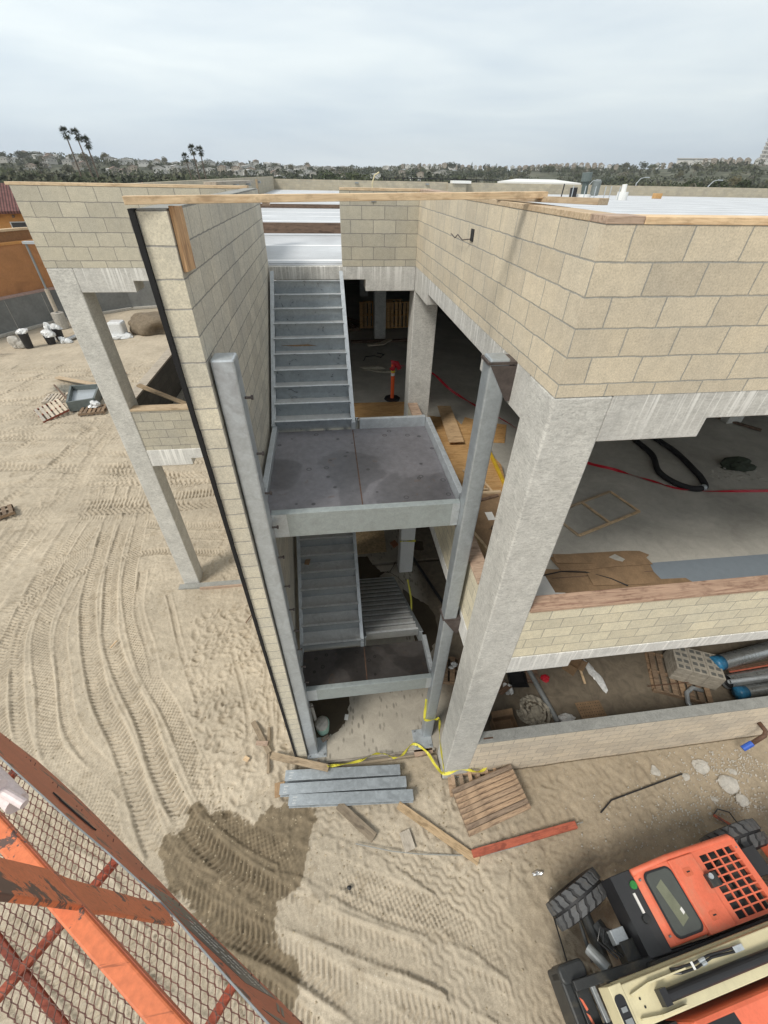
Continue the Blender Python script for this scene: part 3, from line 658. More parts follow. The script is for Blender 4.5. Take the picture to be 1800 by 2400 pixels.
# ------------------------------------------------------------------ steel stair
st = thing('steel_staircase', (-1.4, .95, .05), 'galvanised steel staircase with two landings between the fin wall and the corner column', 'staircase')
def S(name, mb, mat, par=None, **k): return mb.build(name, mat, par or st, **k)
c1 = S('steel_column', MB().box(-2.735, .74, .07, -2.535, .94, 8.34), m_galvL, bevel=.02)
c2 = S('steel_column', MB().box(-.26, .80, .07, -.06, 1.0, 8.26), m_galv, bevel=.02)
for c, x, y in ((c1, -2.75, .70), (c2, -.48, .62)):
    S('base_plate', MB().box(x, y-.04, .05, x+.40, y+.36, .07), m_galvL, c, bevel=.003)
    bm_ = MB()
    for dx in (.05, .35):
        for dy in (.0, .31): bm_.tube([(x+dx, y+dy, .07), (x+dx, y+dy, .11)], .015, 8)
    bm_.build('anchor_bolts', m_galvD, c)
for i, z in enumerate((7.95, 7.35, 6.85, 6.35, 5.85, 5.3, 4.8, 4.3, 3.8, 3.3, 2.8, 1.9)): S('weld_stud', MB().tube([(-2.535, .86, z), (-2.46, .86, z)], .012, 6).tube([(-2.48, .86, z), (-2.46, .86, z)], .022, 6), m_bronze, c1)
for z in (8.02, 4.1):
    S('seat_bracket', MB().prism([(.84, z+.2), (.84, z-.02), (.92, z-.1), (.98, z-.1), (.98, z+.2)], -.06, .0, 0).box(-.28, .79, z+.19, .02, 1.01, z+.215).prism([(-.25, z+.18), (-.0, z+.18), (-.0, z-.16), (-.04, z-.17)], .785, .80, 1), m_bronze, c2)
# landings
def landing(z, y0, y1, mat, xr=-.20):
    d = S('landing_deck', MB().box(-2.62, y0, z-.012, xr-.06, y1, z), mat)
    S('front_beam', MB().box(-2.535, y0-.09, z-.26, -.262, y0-.075, z+.10).box(-2.535, y0-.075, z+.07, -.262, y0+.0, z+.10).box(-2.535, y0-.075, z-.26, -.262, y0+.0, z-.235), m_beamg, d, bevel=.004)
    S('galvanising_gap', MB().box(-2.534, y0-.092, z-.255, -2.36, y0-.0905, z+.095), m_galvL, d); S('galvanising_gap', MB().box(-.36, y0-.092, z-.255, -.264, y0-.0905, z+.095), m_galvL, d)
    S('side_channel', MB().box(-2.70, y0-.02, z-.22, -2.625, y1+.02, z+.10), m_galvL, d, bevel=.004)
    S('side_channel', MB().box(xr-.055, y0+.05, z-.20, xr+.02, y1+.03, z+.15), m_galvL, d, bevel=.004)
    return d
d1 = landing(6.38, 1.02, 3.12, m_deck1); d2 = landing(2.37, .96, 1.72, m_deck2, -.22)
S('back_channel', MB().box(-1.33, 3.12, 6.2, -.26, 3.18, 6.55), m_galvL, d1, bevel=.004)
S('deck_seam', MB().box(-1.455, 1.03, 6.381, -1.44, 3.1, 6.384), m_rust, d1)
S('deck_seam', MB().box(-1.45, .97, 2.371, -1.435, 1.7, 2.374), m_rust, d2)
for x in np.arange(-2.2, -.6, .31):
    S('deck_joist', MB().box(x, 1.05, 6.24, x+.05, 3.1, 6.366), m_galvD, d1)
# flights
def flight(x0, x1, ya, za, yb, zb, n, treadmat, smat, name):
    """n risers from (ya, za) up to (yb, zb)"""
    fl = thing('stair_flight', ((x0+x1)/2, ya, za), None, None); fl.parent = st; fl.location = Vector(PB['steel_staircase']).lerp(Vector(((x0+x1)/2, ya, za)), 1) - PB['steel_staircase']
    for kk in ('label', 'category'): 
        if kk in fl: del fl[kk]
    dy = (yb-ya)/n; dz = (zb-za)/n; s0 = -1 if dy < 0 else 1
    lo = Vector((0, ya, za)); 
    for k in range(n):
        y = ya + dy*k; z = za + dz*(k+1)
        mb = MB().prism([(y, z-.016), (y, z), (y+s0*.045, z), (y+s0*.045, z-.016)], x0+.02, x1-.02, 0).prism([(y+s0*.028, z-dz-.05), (y+s0*.028, z-.017), (y+s0*.034, z-.017), (y+s0*.034, z-dz-.05)], x0+.02, x1-.02, 0)
        if k < n-1: mb.prism([(y+s0*.036, z-.046), (y+dy+s0*.027, z-.042), (y+dy+s0*.027, z-.048), (y+s0*.036, z-.052)], x0+.02, x1-.02, 0)
        to_ = mb.build('tread', treadmat, fl); to_.data.materials.append(m_lip); to_.data.materials.append(m_pan); zz_ = z - PB[fl.name].z
        for p_g in to_.data.polygons:
            if p_g.normal.z > .7: p_g.material_index = 1 if abs(p_g.center.z-zz_) < .01 else 2
    L = math.hypot(yb-ya, zb-za); ny_, nz_ = -(zb-za)/L, abs(yb-ya)/L
    for x, sx in ((x0, -1), (x1, 1)):
        up, dnn = .12, .16; yA, zA, yB, zB = ya-s0*.02, za, yb, zb
        q = [(yA, zA+.12), (yA, zA-.12), (ya+dy*.6, za-.12), (yb, zb-dnn-.08), (yb, zb+up), (yb-dy*.3, zb+up), (ya+dy*.2, zA+.12)]
        mb = MB().prism(q, x-.008, x+.008, 0)
        a = Vector((x-sx*.0, ya+dy*.2, zA+.12)); b = Vector((x, yb-dy*.3, zb+up))
        mb.bar(a, b, .07, .012, (0, 0, 1)).bar((x, yA, zA+.122), a, .07, .012)
        mb.bar((x, yA, zA+.128), (x, yA, zA-.12), .07, .012, (0, 1, 0))
        mb.build('stringer', smat, fl, bevel=.003)
    return fl
flight(-2.68, -1.43, 3.14, 6.38, 5.92, 8.06, 10, m_tread, m_galvL, 'a')
flight(-1.37, -.28, 3.2, 6.38, 6.05, 4.40, 11, m_galvD, m_galvL, 'b') if False else None
def flight_down(x0, x1, ya, za, yb, zb, n, tm, sm):
    """descending away from the landing: built upward from its foot, facing back"""
    return flight(x0, x1, yb, zb, ya, za, n, tm, sm, '')
flight_down(-1.37, -.28, 3.2, 6.38, 6.0, 4.40, 11, m_galvD, m_galvL)
flight(-2.64, -1.47, 1.74, 2.37, 5.0, 4.40, 11, m_galvD, m_galvL, 'c')
flight_down(-1.41, -.27, 1.76, 2.37, 5.35, .05, 13, m_galvD, m_galv)
tag(MB().prism([(-2.56, 7.27-.0), (-2.1, 7.28), (-1.95, 7.255), (-2.3, 7.25)], 4.55, 4.66, 1).build('cardboard_scrap', m_card), 'torn brown cardboard strip lying on a tread of the upper flight', 'cardboard')
# ------------------------------------------------------------------ text, ribbons, pallets
def text(s_, size, origin, xdir, updir, mat, parent, depth=.0008, name='lettering', align='LEFT'):
    cu = bpy.data.curves.new('lettering', 'FONT'); cu.body = s_; cu.size = size; cu.extrude = depth; cu.align_x = align
    tmp = bpy.data.objects.new('tmp', cu); COL.objects.link(tmp)
    dg = bpy.context.evaluated_depsgraph_get(); me_ = bpy.data.meshes.new_from_object(tmp.evaluated_get(dg))
    bpy.data.objects.remove(tmp)
    x = Vector(xdir).normalized(); z = x.cross(Vector(updir)).normalized(); y = z.cross(x)
    mt = Matrix(((x.x, y.x, z.x, origin[0]), (x.y, y.y, z.y, origin[1]), (x.z, y.z, z.z, origin[2]), (0, 0, 0, 1)))
    me_.materials.clear(); me_.materials.append(mat); o = bpy.data.objects.new(name, me_); COL.objects.link(o)
    if parent is not None:
        o.parent = parent; mt = (Matrix.Translation(-PB[parent.name]) if parent.name in PB else Matrix()) @ mt
    o.matrix_basis = mt; return o
def ribbon(pts, w, mat, name, label=None, cat=None, group=None, parent=None, tw=None, words=None, build=True):
    pts = [Vector(p) for p in pts]; P2 = [pts[0]]
    for i in range(len(pts)-1):
        n = 6; p0 = pts[max(i-1, 0)]; p1 = pts[i]; p2 = pts[i+1]; p3 = pts[min(i+2, len(pts)-1)]
        for k in range(1, n+1):
            t = k/n; P2.append(.5*((2*p1)+(-p0+p2)*t+(2*p0-5*p1+4*p2-p3)*t*t+(-p0+3*p1-3*p2+p3)*t**3))
    mb = MB(); vs = []; fs = []
    for i, p in enumerate(P2):
        d = (P2[min(i+1, len(P2)-1)]-P2[max(i-1, 0)]).normalized(); a = (tw or 0)*i/len(P2) + .5*math.sin(i*.9)
        s1 = d.cross(Vector((0, 0, 1)));
        s1 = s1.normalized() if s1.length > .01 else Vector((1, 0, 0)); u = s1.cross(d); s2 = s1*math.cos(a)+u*math.sin(a)
        nn = d.cross(s2)*.0012
        vs += [p-s2*w/2-nn, p+s2*w/2-nn, p+s2*w/2+nn, p-s2*w/2+nn]
    for i in range(len(P2)-1):
        for k in range(4): a_ = i*4+k; b_ = i*4+(k+1) % 4; fs.append((a_, b_, b_+4, a_+4))
    mb.add(vs, fs); o = mb.build(name, mat, parent, loc=tuple(pts[0]) if parent is None else None)
    if label: tag(o, label, cat, group)
    return o
def place(o, loc, rot=(0, 0, 0)): o.location = loc; o.rotation_euler = rot; PB[o.name] = Vector(loc); return o
def pallet_at(loc, rot, label, L=1.2, W=1.0, ns=7, mat=None, group=None, gap=.35, name='pallet', sidemat=None):
    mat = mat or m_pallet
    t = thing(name, (0, 0, 0), label, 'pallet', group)
    for y in (-W/2+.02, 0, W/2-.02): MB().box(-L/2, y-.02, .02, L/2, y+.02, .11).build('stringer', sidemat or mat, t, .003)
    pit = L/ns
    for i in range(ns):
        x = -L/2 + pit*(i+.5); w = pit*(1-gap); j = random.uniform(-.008, .008)
        MB().box(x-w/2+j, -W/2, .112, x+w/2+j, W/2, .130).build('slat', mat, t, .002)
    for x in (-L/2+.05, 0, L/2-.05): MB().box(x-.045, -W/2, 0, x+.045, W/2, .018).build('bottom_slat', mat, t)
    return place(t, loc, rot)

# ------------------------------------------------------------------ timber on the roof
board('long_plank', (-3.00, .69, 9.405), (.14, 1.27, 9.455), .09, .045, m_plank, 'long pale timber plank spanning from the fin wall top to the front parapet corner', 'plank')
board('short_plank', (.02, 2.0, 9.41), (.26, .55, 9.44), .09, .04, m_plank, 'x', 'plank')
bpy.data.objects['short_plank']['label'] = 'short light plank lying on the corner parapet under the end of the long plank'
board('hanging_plank', (-2.735, .86, 9.37), (-2.735, .84, 8.98), .03, .24, wood('knotty_hanging', (.50, .33, .19), (.30, .15, .08), .5), 'knotty wide board hanging down the stair side of the fin wall below the long plank', 'board')
board('roof_plank', (-3.5, 6.02, 9.41), (-3.2, 8.6, 9.41), .2, .045, m_palletL, 'thick pale plank resting flat on the parapet behind the fin wall', 'plank')
board('roof_stud', (-3.08, 8.75, 8.3), (-3.06, 8.75, 9.45), .09, .04, m_oldw, 'upright timber offcut leaning against the parapet return at the roof opening', 'timber')
MB().box(-3.0, 8.7, 9.0, -2.85, 8.9, 9.2).build('timber_block', m_plate, None); tag(bpy.data.objects['timber_block'], 'small reddish wood block beside the upright offcut on the parapet return', 'block')

# ------------------------------------------------------------------ roof plumbing
vt = thing('roof_vent', (21.7, 41.0, 8.24), 'tall dark green vent stack with pipe collar standing on the white roof', 'vent')
MB().tube([(21.7, 41, 8.24), (21.7, 41, 8.55)], .62, 18).build('base_collar', m_white, vt); MB().tube([(21.7, 41, 8.5), (21.6, 41, 9.5)], .27, 16).build('stack', plain('vent_green', (.09, .115, .11), .5), vt)
MB().tube([(21.6, 41, 9.45), (21.55, 41, 10.05)], .42, 18).build('cowl', plain('cowl_green', (.11, .135, .13), .5), vt); MB().tube([(22.5, 40.7, 8.5), (22.45, 40.6, 9.5)], .36, 12).build('flue', plain('flue_grey', (.17, .19, .185), .5), vt)
MB().tube([(20.6, 40.8, 8.24), (20.55, 40.8, 9.0)], .3, 12).build('black_boot', m_black, vt)
for i, (x, y) in enumerate(((19.9, 39.6), (20.7, 39), (21.4, 38.6), (22.4, 38.8), (23.9, 40.5), (23.4, 38.3), (24.9, 40))):
    tag(MB().tube([(x, y, 8.24), (x-.03, y, 9.15)], .035, 6).build('anchor_rod', m_galvL, loc=(x, y, 8.24)), 'slim bright rod standing up from the white roof around the vent stacks', 'rod', 'rods around the roof vents')
tag(MB().tube([(18.9, 39.5, 8.24), (18.95, 39.5, 9.25)], .05, 6).build('marker_post', m_blk2, loc=(18.9, 39.5, 8.24)), 'short black post standing on the roof left of the green vent stack', 'post')
wp = thing('white_vent', (24.3, 39.2, 8.24), 'small white vent pipe on a pale round curb right of the green stack', 'vent')
MB().tube([(24.3, 39.2, 8.24), (24.3, 39.2, 8.8)], .45, 14).build('curb', m_white, wp); MB().tube([(24.3, 39.2, 8.8), (24.25, 39.2, 9.3)], .2, 12).build('pipe', m_white, wp)
tag(MB().box(30.4, 43.5, 8.24, 31.1, 44.0, 8.65).build('brown_box', m_ply, None, .02, loc=(30.4, 43.5, 8.24)), 'small brown box standing on the white roof near the far parapet', 'box')

# ------------------------------------------------------------------ upper floor clutter
Z2 = 4.396
dl = thing('delineator_post', (.02, 8.62, Z2), 'orange delineator post on a black octagonal rubber base wrapped with red tape', 'delineator')
MB().tube([(.02, 8.62, Z2), (.02, 8.62, Z2+.05)], .24, 8).build('rubber_base', m_black, dl, .01)
MB().tube([(.02, 8.62, Z2+.05), (.02, 8.62, Z2+1.05)], .055, 14).build('tube', m_ora2, dl, smooth=False)
MB().tube([(.02, 8.62, Z2+.72), (.02, 8.62, Z2+.80)], .057, 14).build('reflective_band', m_white, dl); MB().tube([(.02, 8.62, Z2+.82), (.02, 8.62, Z2+.88)], .06, 12).build('yellow_band', m_yel, dl)
MB().tube([(-.03, 8.6, Z2+.88), (.05, 8.62, Z2+1.0), (0, 8.64, Z2+1.1), (.12, 8.6, Z2+1.08), (.2, 8.58, Z2+.92)], .07, 8).build('tape_wrap', m_red, dl, smooth=True)
ribbon([(.1, 8.62, Z2+1.0), (.6, 8.9, Z2+.85), (1.33, 9.3, Z2+.5), (1.8, 8.7, Z2+.2), (2.3, 8.0, Z2+.05), (2.9, 6.9, Z2+.02), (3.4, 5.6, Z2+.02), (4.03, 4.74, Z2+.02), (4.63, 4.29, Z2+.02), (5.2, 3.8, Z2+.02), (5.77, 3.4, Z2+.02), (7.5, 3.2, Z2+.02), (8.9, 3.1, Z2+.02)], .07, m_red, 'barrier_tape', 'long red barrier tape trailing from the delineator across the upper floor', 'tape', tw=9)
hs = [(5.95, 5.9, Z2+.06), (5.84, 5.5, Z2+.06), (5.82, 4.8, Z2+.06), (5.52, 4.13, Z2+.06), (5.56, 3.7, Z2+.06), (5.80, 3.42, Z2+.06), (6.12, 3.42, Z2+.06), (6.28, 3.7, Z2+.06), (6.36, 4.0, Z2+.06), (6.48, 4.82, Z2+.06), (6.42, 5.54, Z2+.06), (6.4, 6.2, Z2+.06)]
hp = []
for i in range(len(hs)-1):
    p0, p1, p2, p3 = [Vector(hs[max(0, min(len(hs)-1, i+q))]) for q in (-1, 0, 1, 2)]
    for k in range(26):
        t = k/26; hp.append(.5*((2*p1)+(-p0+p2)*t+(2*p0-5*p1+4*p2-p3)*t*t+(-p0+3*p1-3*p2+p3)*t**3))
ho = MB().tube(hp, [.058+.006*(i % 2) for i in range(len(hp))], 12).build('black_hose', m_black, None, loc=hs[0]); tag(ho, 'thick black corrugated hose looped on the upper floor over the red tape', 'hose')
MB().tube([(6.02, 3.40, Z2+.06), (6.10, 3.42, Z2+.06)], .075, 14).build('hose_clamp', m_galvL, ho)
# bag
def lump(name, loc, sx, sy, sz, mat, label, cat, seed=0, group=None, n=3, rough=.25, parent=None):
    import bmesh
    b = bmesh.new(); bmesh.ops.create_icosphere(b, subdivisions=n, radius=1)
    rr = random.Random(seed); ph = [(rr.uniform(-3, 3), rr.uniform(-3, 3), rr.uniform(-3, 3), rr.uniform(0, 6)) for _ in range(7)]
    for v in b.verts:
        k = 1+rough*sum(math.sin(v.co.x*a+v.co.y*b_+v.co.z*c+d) for a, b_, c, d in ph)/3 + rough*.3*math.sin(v.co.x*9+seed)*math.sin(v.co.y*8)
        v.co = v.co*k; v.co.x *= sx; v.co.y *= sy; v.co.z = max(v.co.z, -.35)*sz + .35*sz
    me_ = bpy.data.meshes.new(name); b.to_mesh(me_); b.free(); me_.materials.append(mat)
    o = bpy.data.objects.new(name, me_); COL.objects.link(o)
    if parent is not None: o.parent = parent; o.location = Vector(loc)-PB.get(parent.name, Vector((0, 0, 0)))
    else: o.location = loc
    PB[o.name] = Vector(loc)
    if label: tag(o, label, cat, group)
    return o
lump('rag_bag', (7.5, 4.15, Z2), .42, .17, .14, plain('dark_green_cloth', (.035, .045, .03), .8), 'crumpled dark green bag lying on the upper floor right of the hose', 'bag', 3, rough=.45)
for i in range(40):
    x, y = 7.3+random.gauss(0, .35), 3.85+random.gauss(0, .12); a = random.uniform(.008, .022)
    MB().box(x-a, y-a, Z2, x+a, y+a, Z2+a).build('crumb', m_barrel, None) if False else None
cb_ = MB()
for i in range(60):
    x, y = 7.2+random.gauss(0, .45), 3.9+random.gauss(0, .16); a = random.uniform(.008, .02); cb_.box(x-a, y-a, Z2, x+a, y+a*1.4, Z2+a)
tag(cb_.build('concrete_crumbs', m_barrel), 'pale crumbs of concrete scattered on the floor by the green bag', 'rubble', kind='stuff')
wf = thing('wooden_frame', (3.4, 2.9, Z2), 'rectangular frame of thin pale battens with a middle bar lying on the upper floor', 'frame')
fc = [Vector((2.66, 2.26, Z2+.02)), Vector((2.10, 3.05, Z2+.02)) , Vector((4.02, 3.54, Z2+.02)), Vector((4.24, 2.82, Z2+.02))]
fc = [Vector((2.66, 2.28, Z2+.02)), Vector((2.42, 2.95, Z2+.02)), Vector((4.02, 3.54, Z2+.02)), Vector((4.24, 2.84, Z2+.02))]
for a, b, nm in ((0, 1, 'side_batten'), (1, 2, 'long_batten'), (2, 3, 'side_batten'), (3, 0, 'long_batten')): board(nm, fc[a], fc[b], .055, .02 + .004*(a % 2), m_plank, None, None, parent=wf)
board('middle_batten', (fc[1]+fc[2])/2, (fc[0]+fc[3])/2, .055, .026, m_plank, None, None, parent=wf)
def sheet(name, poly, z, t, mat, label, cat, group=None, parent=None, wav=0.):
    mb = MB(); mb.prism(poly, z, z+t, 2); o = mb.build(name, mat, parent, loc=(poly[0][0], poly[0][1], z) if parent is None else None)
    if label: tag(o, label, cat, group)
    return o
# cardboard near the front opening
cbo = sheet('cardboard_sheet', [(1.85, 1.79), (2.3, 1.83), (3.30, 1.80), (3.54, 1.77), (3.66, 1.66), (3.56, 1.60), (3.58, 1.44), (2.9, 1.46), (2.4, 1.44), (1.92, 1.46)], Z2+.03, .006, m_card, 'torn brown cardboard sheet with a slit, farther one behind the front sill', 'cardboard')
MB().prism([(2.9, 1.68), (3.05, 1.74), (3.16, 1.60), (3.08, 1.55), (2.98, 1.60)], Z2+.037, Z2+.039, 2).build('slit', m_slab2, cbo)
sheet('cardboard_sheet', [(1.60, 1.56), (1.98, 1.50), (2.6, 1.52), (3.55, 1.46), (3.5, 1.30), (3.52, 1.12), (3.95, 1.10), (4.05, .94), (3.2, .92), (2.2, .96), (1.62, 1.04)], Z2+.012, .006, m_card, 'large flattened brown cardboard sheet lying just inside the front sill', 'cardboard')
tag(MB().tube([(1.45, 1.36, Z2+.06), (1.9, 1.44, Z2+.05), (2.3, 1.38, Z2+.05), (2.65, 1.2, Z2+.05), (2.85, 1.02, Z2+.05)], .011, 6).build('black_cable', m_black, loc=(1.45, 1.36, Z2)), 'thin black cable lying across the cardboard inside the front sill', 'cable')
for nm_, a_c, b_c, w_c, tl_, lb_ in (('cardboard_flap', (1.9, 1.72, Z2+.07), (2.6, 1.66, Z2+.05), .20, .10, 'raised flap of brown cardboard over the farther sheet behind the front sill'), ('cardboard_flap', (2.3, 1.22, Z2+.05), (3.3, 1.16, Z2+.04), .26, .07, 'second brown flap folded up along the large cardboard sheet behind the sill')):
    board(nm_, a_c, b_c, w_c, .008, m_card, lb_, 'cardboard', roll=tl_)
tag(MB().bar((1.7, 1.33, Z2+.022), (3.5, 1.30, Z2+.022), .012, .006).build('fold_line', m_darkw, bpy.data.objects['cardboard_sheet']), None)
s_ = plain('blue_grey_film', (.20, .235, .27), .5, var=.05); sheet('floor_film', [(3.3, 1.5), (9.0, 1.44), (9.0, .25), (1.3, .25), (1.35, .9), (3.2, .9)], Z2+.004, .003, s_, 'blue grey protective film laid on the floor inside the front sill', 'film')
sheet('white_sheet', [(1.25, 1.9), (1.8, 1.2), (1.75, .8), (1.15, .55), (.9, 1.2)], Z2+.012, .004, m_white, 'white paper sheet on the upper floor just behind the corner column', 'sheet')
# long side: cartons, plywood, lumber
sheet('plywood_sheet', [(-1.25, 8.4), (.4, 8.36), (.4, 7.3), (-1.25, 7.34)], Z2+.01, .018, m_ply, 'orange brown plywood sheets lying on the floor behind the upper landing', 'plywood')
sheet('plywood_sheet', [(1.12, 7.5), (1.48, 7.45), (1.32, 5.5), (.95, 5.5)], Z2+.25, .018, wood('light_ply', (.46, .33, .2), (.36, .24, .14), .4), 'narrow light plywood strip with pencil lines behind the side sill wall', 'plywood')
ct = sheet('carton', [(.7, 7.2), (1.5, 6.9), (1.95, 4.6), (1.72, 3.5), (1.0, 3.5), (.6, 5.2)], Z2+.03, .12, m_ply, 'long flat orange brown carton lying beside the side sill wall', 'carton')
sheet('fibreboard_sheet', [(1.86, 7.22), (1.42, 6.35), (2.0, 6.3), (2.2, 6.95)], Z2+.01, .02, m_ply, 'thin brown panel with printing, left of the red tape on the upper floor', 'panel')
bp2 = sheet('fibreboard_sheet', [(2.2, 6.95), (2.86, 6.67), (2.47, 5.76), (2.0, 5.85)], Z2+.01, .02, m_ply, 'thin brown panel right under the red tape near the corner column', 'panel')
board('yellow_rail', (1.86, 5.35, Z2+.17), (1.72, 3.55, Z2+.17), .07, .05, plain('yellow_paint', (.55, .36, .03), .5), 'long yellow marked strip lying on the cartons behind the corner column', 'strip')
for i in range(7): MB().box(1.80-i*.019-.01, 5.05-i*.24, Z2+.196, 1.83-i*.019, 4.9-i*.24, Z2+.199).build('printed_mark', m_blk2, bpy.data.objects['yellow_rail']) if False else None
ct2 = sheet('large_carton', [(.35, 3.42), (1.75, 3.42), (1.75, 1.7), (.35, 1.7)], Z2+.01, .25, m_card, 'flat brown carton with white label and round black mark behind the side sill', 'carton')
MB().box(.98, 2.62, Z2+.261, 1.12, 2.85, Z2+.263).build('label', m_white, ct2)
MB().tube([(1.05+.09*math.cos(a), 2.38+.09*math.sin(a), Z2+.262) for a in np.linspace(0, 2*PI, 20)], .008, 4).bar((.9, 2.38, Z2+.262), (1.2, 2.38, Z2+.262), .012, .003).bar((1.05, 2.22, Z2+.262), (1.05, 2.54, Z2+.262), .012, .003).build('round_mark', m_blk2, ct2)
MB().box(.8, 3.4, Z2+.262, 1.5, 3.46, Z2+.30).build('batten', m_plank, ct2)
for i, (a, b) in enumerate((((.75, 3.75), (1.35, 3.65)), ((1.25, 4.3), (1.38, 3.55)), ((1.0, 4.4), (1.25, 4.05)), ((.95, 3.9), (1.3, 4.25)))):
    board('offcut', (*a, Z2+.19), (*b, Z2+.19), .06, .03, m_plank, ['pale batten offcut nearest the big carton', 'pale batten offcut lying lengthwise on the orange carton', 'small pale offcut on the orange carton below the landing edge', 'pale batten offcut crossing the others on the orange carton'][i], 'offcut', 'batten offcuts on the long carton')
board('dark_offcut', (1.0, 3.2, Z2+.28), (1.4, 3.32, Z2+.28), .06, .03, m_darkw, 'short dark timber piece lying on top of the big flat carton', 'offcut')
board('long_stud', (.42, 3.4, Z2+.1), (.55, .6, Z2+.9), .05, .09, m_plank, 'pale stud leaning along the inner side of the side sill wall', 'stud')
board('floor_timber', (-.87, 14.0, Z2+.05), (1.6, 14.05, Z2+.05), .16, .08, m_darkw, 'long brown timber lying on the upper floor before the rear column', 'timber')
sheet('torn_carton', [(-.25, 13.2), (.35, 13.3), (.75, 13.9), (.6, 14.0), (.2, 13.5), (-.3, 13.35)], Z2+.1, .05, m_palletL, 'curled pale cardboard strip against the long brown floor timber', 'cardboard')
lump('torn_paper', (-.35, 11.1, Z2), .42, .13, .05, m_cloth, 'crumpled pale paper wrapper lying on the floor behind the upper flight', 'paper', 5, rough=.5)
lump('torn_paper', (.1, 10.8, Z2), .34, .09, .05, m_cloth, 'longer crumpled pale wrapper lying on the floor toward the delineator', 'paper', 6, rough=.5)
tag(MB().tube([(-.55, 11.9, Z2+.02), (-.45, 12.3, Z2+.03), (-.1, 12.4, Z2+.02), (.1, 12.2, Z2+.03), (.25, 12.45, Z2+.04), (0, 12.6, Z2+.05)], .018, 5).build('wire_scrap', m_blk2, loc=(-.5, 12, Z2)), 'tangled black wire scrap on the floor beyond the pale wrappers', 'wire')
for i, (x, dz) in enumerate(((-.35, 0), (-.18, 0), (.3, 0), (.75, 0))):
    pallet_at((x+.55, 15.7+.22*(i % 3), Z2+.6), (R(90)-.08, 0, R(4*(i-1))), ['upright pallet leaning behind the rear column, leftmost', 'upright pallet behind the rear column, second from left', 'upright pallet behind the rear column, third from left', 'upright pallet behind the rear column, rightmost'][i], ns=7, group='pallets standing behind the rear column', mat=m_ply)
pallet_at((-1.1, 15.9, Z2), (0, 0, R(20)), 'dark pallet lying flat on the upper floor left of the standing pallets', ns=9)
board('dark_lumber', (-.9, 17.5, Z2+.05), (-.1, 16.4, Z2+.05), .12, .08, m_darkw, 'dark lumber piece lying on the upper floor beside the flat pallet', 'lumber')
board('back_lumber', (9.0, 6.5, Z2+.05), (9.6, 5.7, Z2+.05), .09, .05, m_darkw, 'brown stick lying on the upper floor at the right edge', 'lumber')
for i, (a, b, m_, lb) in enumerate((((-6.2, 7.0, 5.70), (-4.4, 6.25, 5.2), m_oldw, 'grey plank propped diagonally over the plate of the wing sill wall'), ((-5.9, 6.05, 5.0), (-4.7, 6.6, 4.45), m_plank, 'pale board lying low behind the wing sill wall'))):
    board('loose_board', a, b, .12, .04, m_, lb, 'board')
# ------------------------------------------------------------------ ground floor clutter
Z1 = .052
ob_ = sheet('strand_board', [(-1.32, 6.55), (-.32, 6.58), (-.28, 7.75), (-1.3, 7.78)], Z1, .03, m_osb, 'square sheet of strand board lying on the ground slab behind the lower flight', 'board')
tag(MB().tube([(.42, 6.4, Z1+.05), (1.02, 4.3, Z1+.05), (1.5, 2.6, Z1+.05)], .045, 10).build('black_pipe', m_blk2, loc=(.42, 6.4, Z1)), 'long black pipe lying on the ground slab beside the white column', 'pipe')
sheet('brick_paver', [(-.16, 6.95), (.02, 7.08), (.12, 6.85), (-.06, 6.72)], Z1, .04, plain('terracotta', (.30, .13, .07)), 'reddish flat tile on the slab beside the white column', 'tile')
def puddle(pts, z=.0535, kind=None):
    P3 = np.array(pts); o = []
    for i in range(len(P3)):
        a, b = P3[i], P3[(i+1) % len(P3)]
        for t in (0, .25, .5, .75): o.append(tuple(a*(1-t)+b*t+RNG.normal(0, .016, 2)))
    return o
for pts, lb in (([(-1.38, 6.45), (-.95, 6.45), (-.85, 6.1), (-.75, 6.0), (-.6, 5.75), (-.35, 5.72), (-.32, 5.68), (-.6, 5.68), (-.72, 5.5), (-.95, 5.4), (-1.38, 5.3)], 'puddle'), ([(-.05, 5.0), (.15, 4.75), (.35, 4.55), (.6, 4.3), (.72, 3.9), (.68, 3.4), (.45, 3.0), (.25, 2.6), (.1, 2.4), (.0, 3.2)], 'puddle'),
                ([(-2.75, 2.2), (-1.8, 2.2), (-1.84, 1.6), (-1.93, 1.3), (-2.12, 1.15), (-2.3, 1.1), (-2.35, .95), (-2.75, .85)], 'puddle'), ([(.6, 7.0), (.95, 6.95), (.9, 6.5), (.55, 6.6)], 'puddle')):
    o = MB().prism(puddle(pts), .0505, .0535, 2).build('puddle', m_wetc, None); o['kind'] = 'structure'
MB().tube([(-.33, 5.7, .055), (-.2, 5.9, .055), (-.1, 6.1, .055)], .012, 4).tube([(-.35, 5.7, .055), (-.12, 5.45, .055), (.05, 5.15, .055)], .012, 4).build('slab_crack', m_wetc, bl)
bk = thing('paint_bucket', (-2.48, 1.22, Z1), 'pale green bucket caked with mortar standing behind the left steel column', 'bucket')
MB().tube([(-2.42, 1.22, Z1), (-2.42, 1.22, Z1+.33)], [.13, .155], 20).build('pail', plain('pale_green', (.32, .50, .42), .5), bk); lump('mortar', (-2.42, 1.22, Z1+.31), .14, .14, .10, m_barrel, None, None, 8, parent=bk)
MB().tube([(-2.56, 1.3, Z1+.33), (-2.62, 1.45, Z1+.75)], .035, 8).build('handle', m_barrel, bk)
board('brick_scrap', (-2.45, .98, Z1+.03), (-2.3, 1.06, Z1+.03), .08, .05, m_plate, 'small reddish wood scrap beside the bucket at the left steel column', 'scrap')
sheet('paper_scrap', [(-1.95, 1.38), (-1.87, 1.36), (-1.84, 1.48), (-1.92, 1.50)], Z1+.004, .01, m_white, 'small white paper scrap at the edge of the wet slab under the lower landing', 'paper')
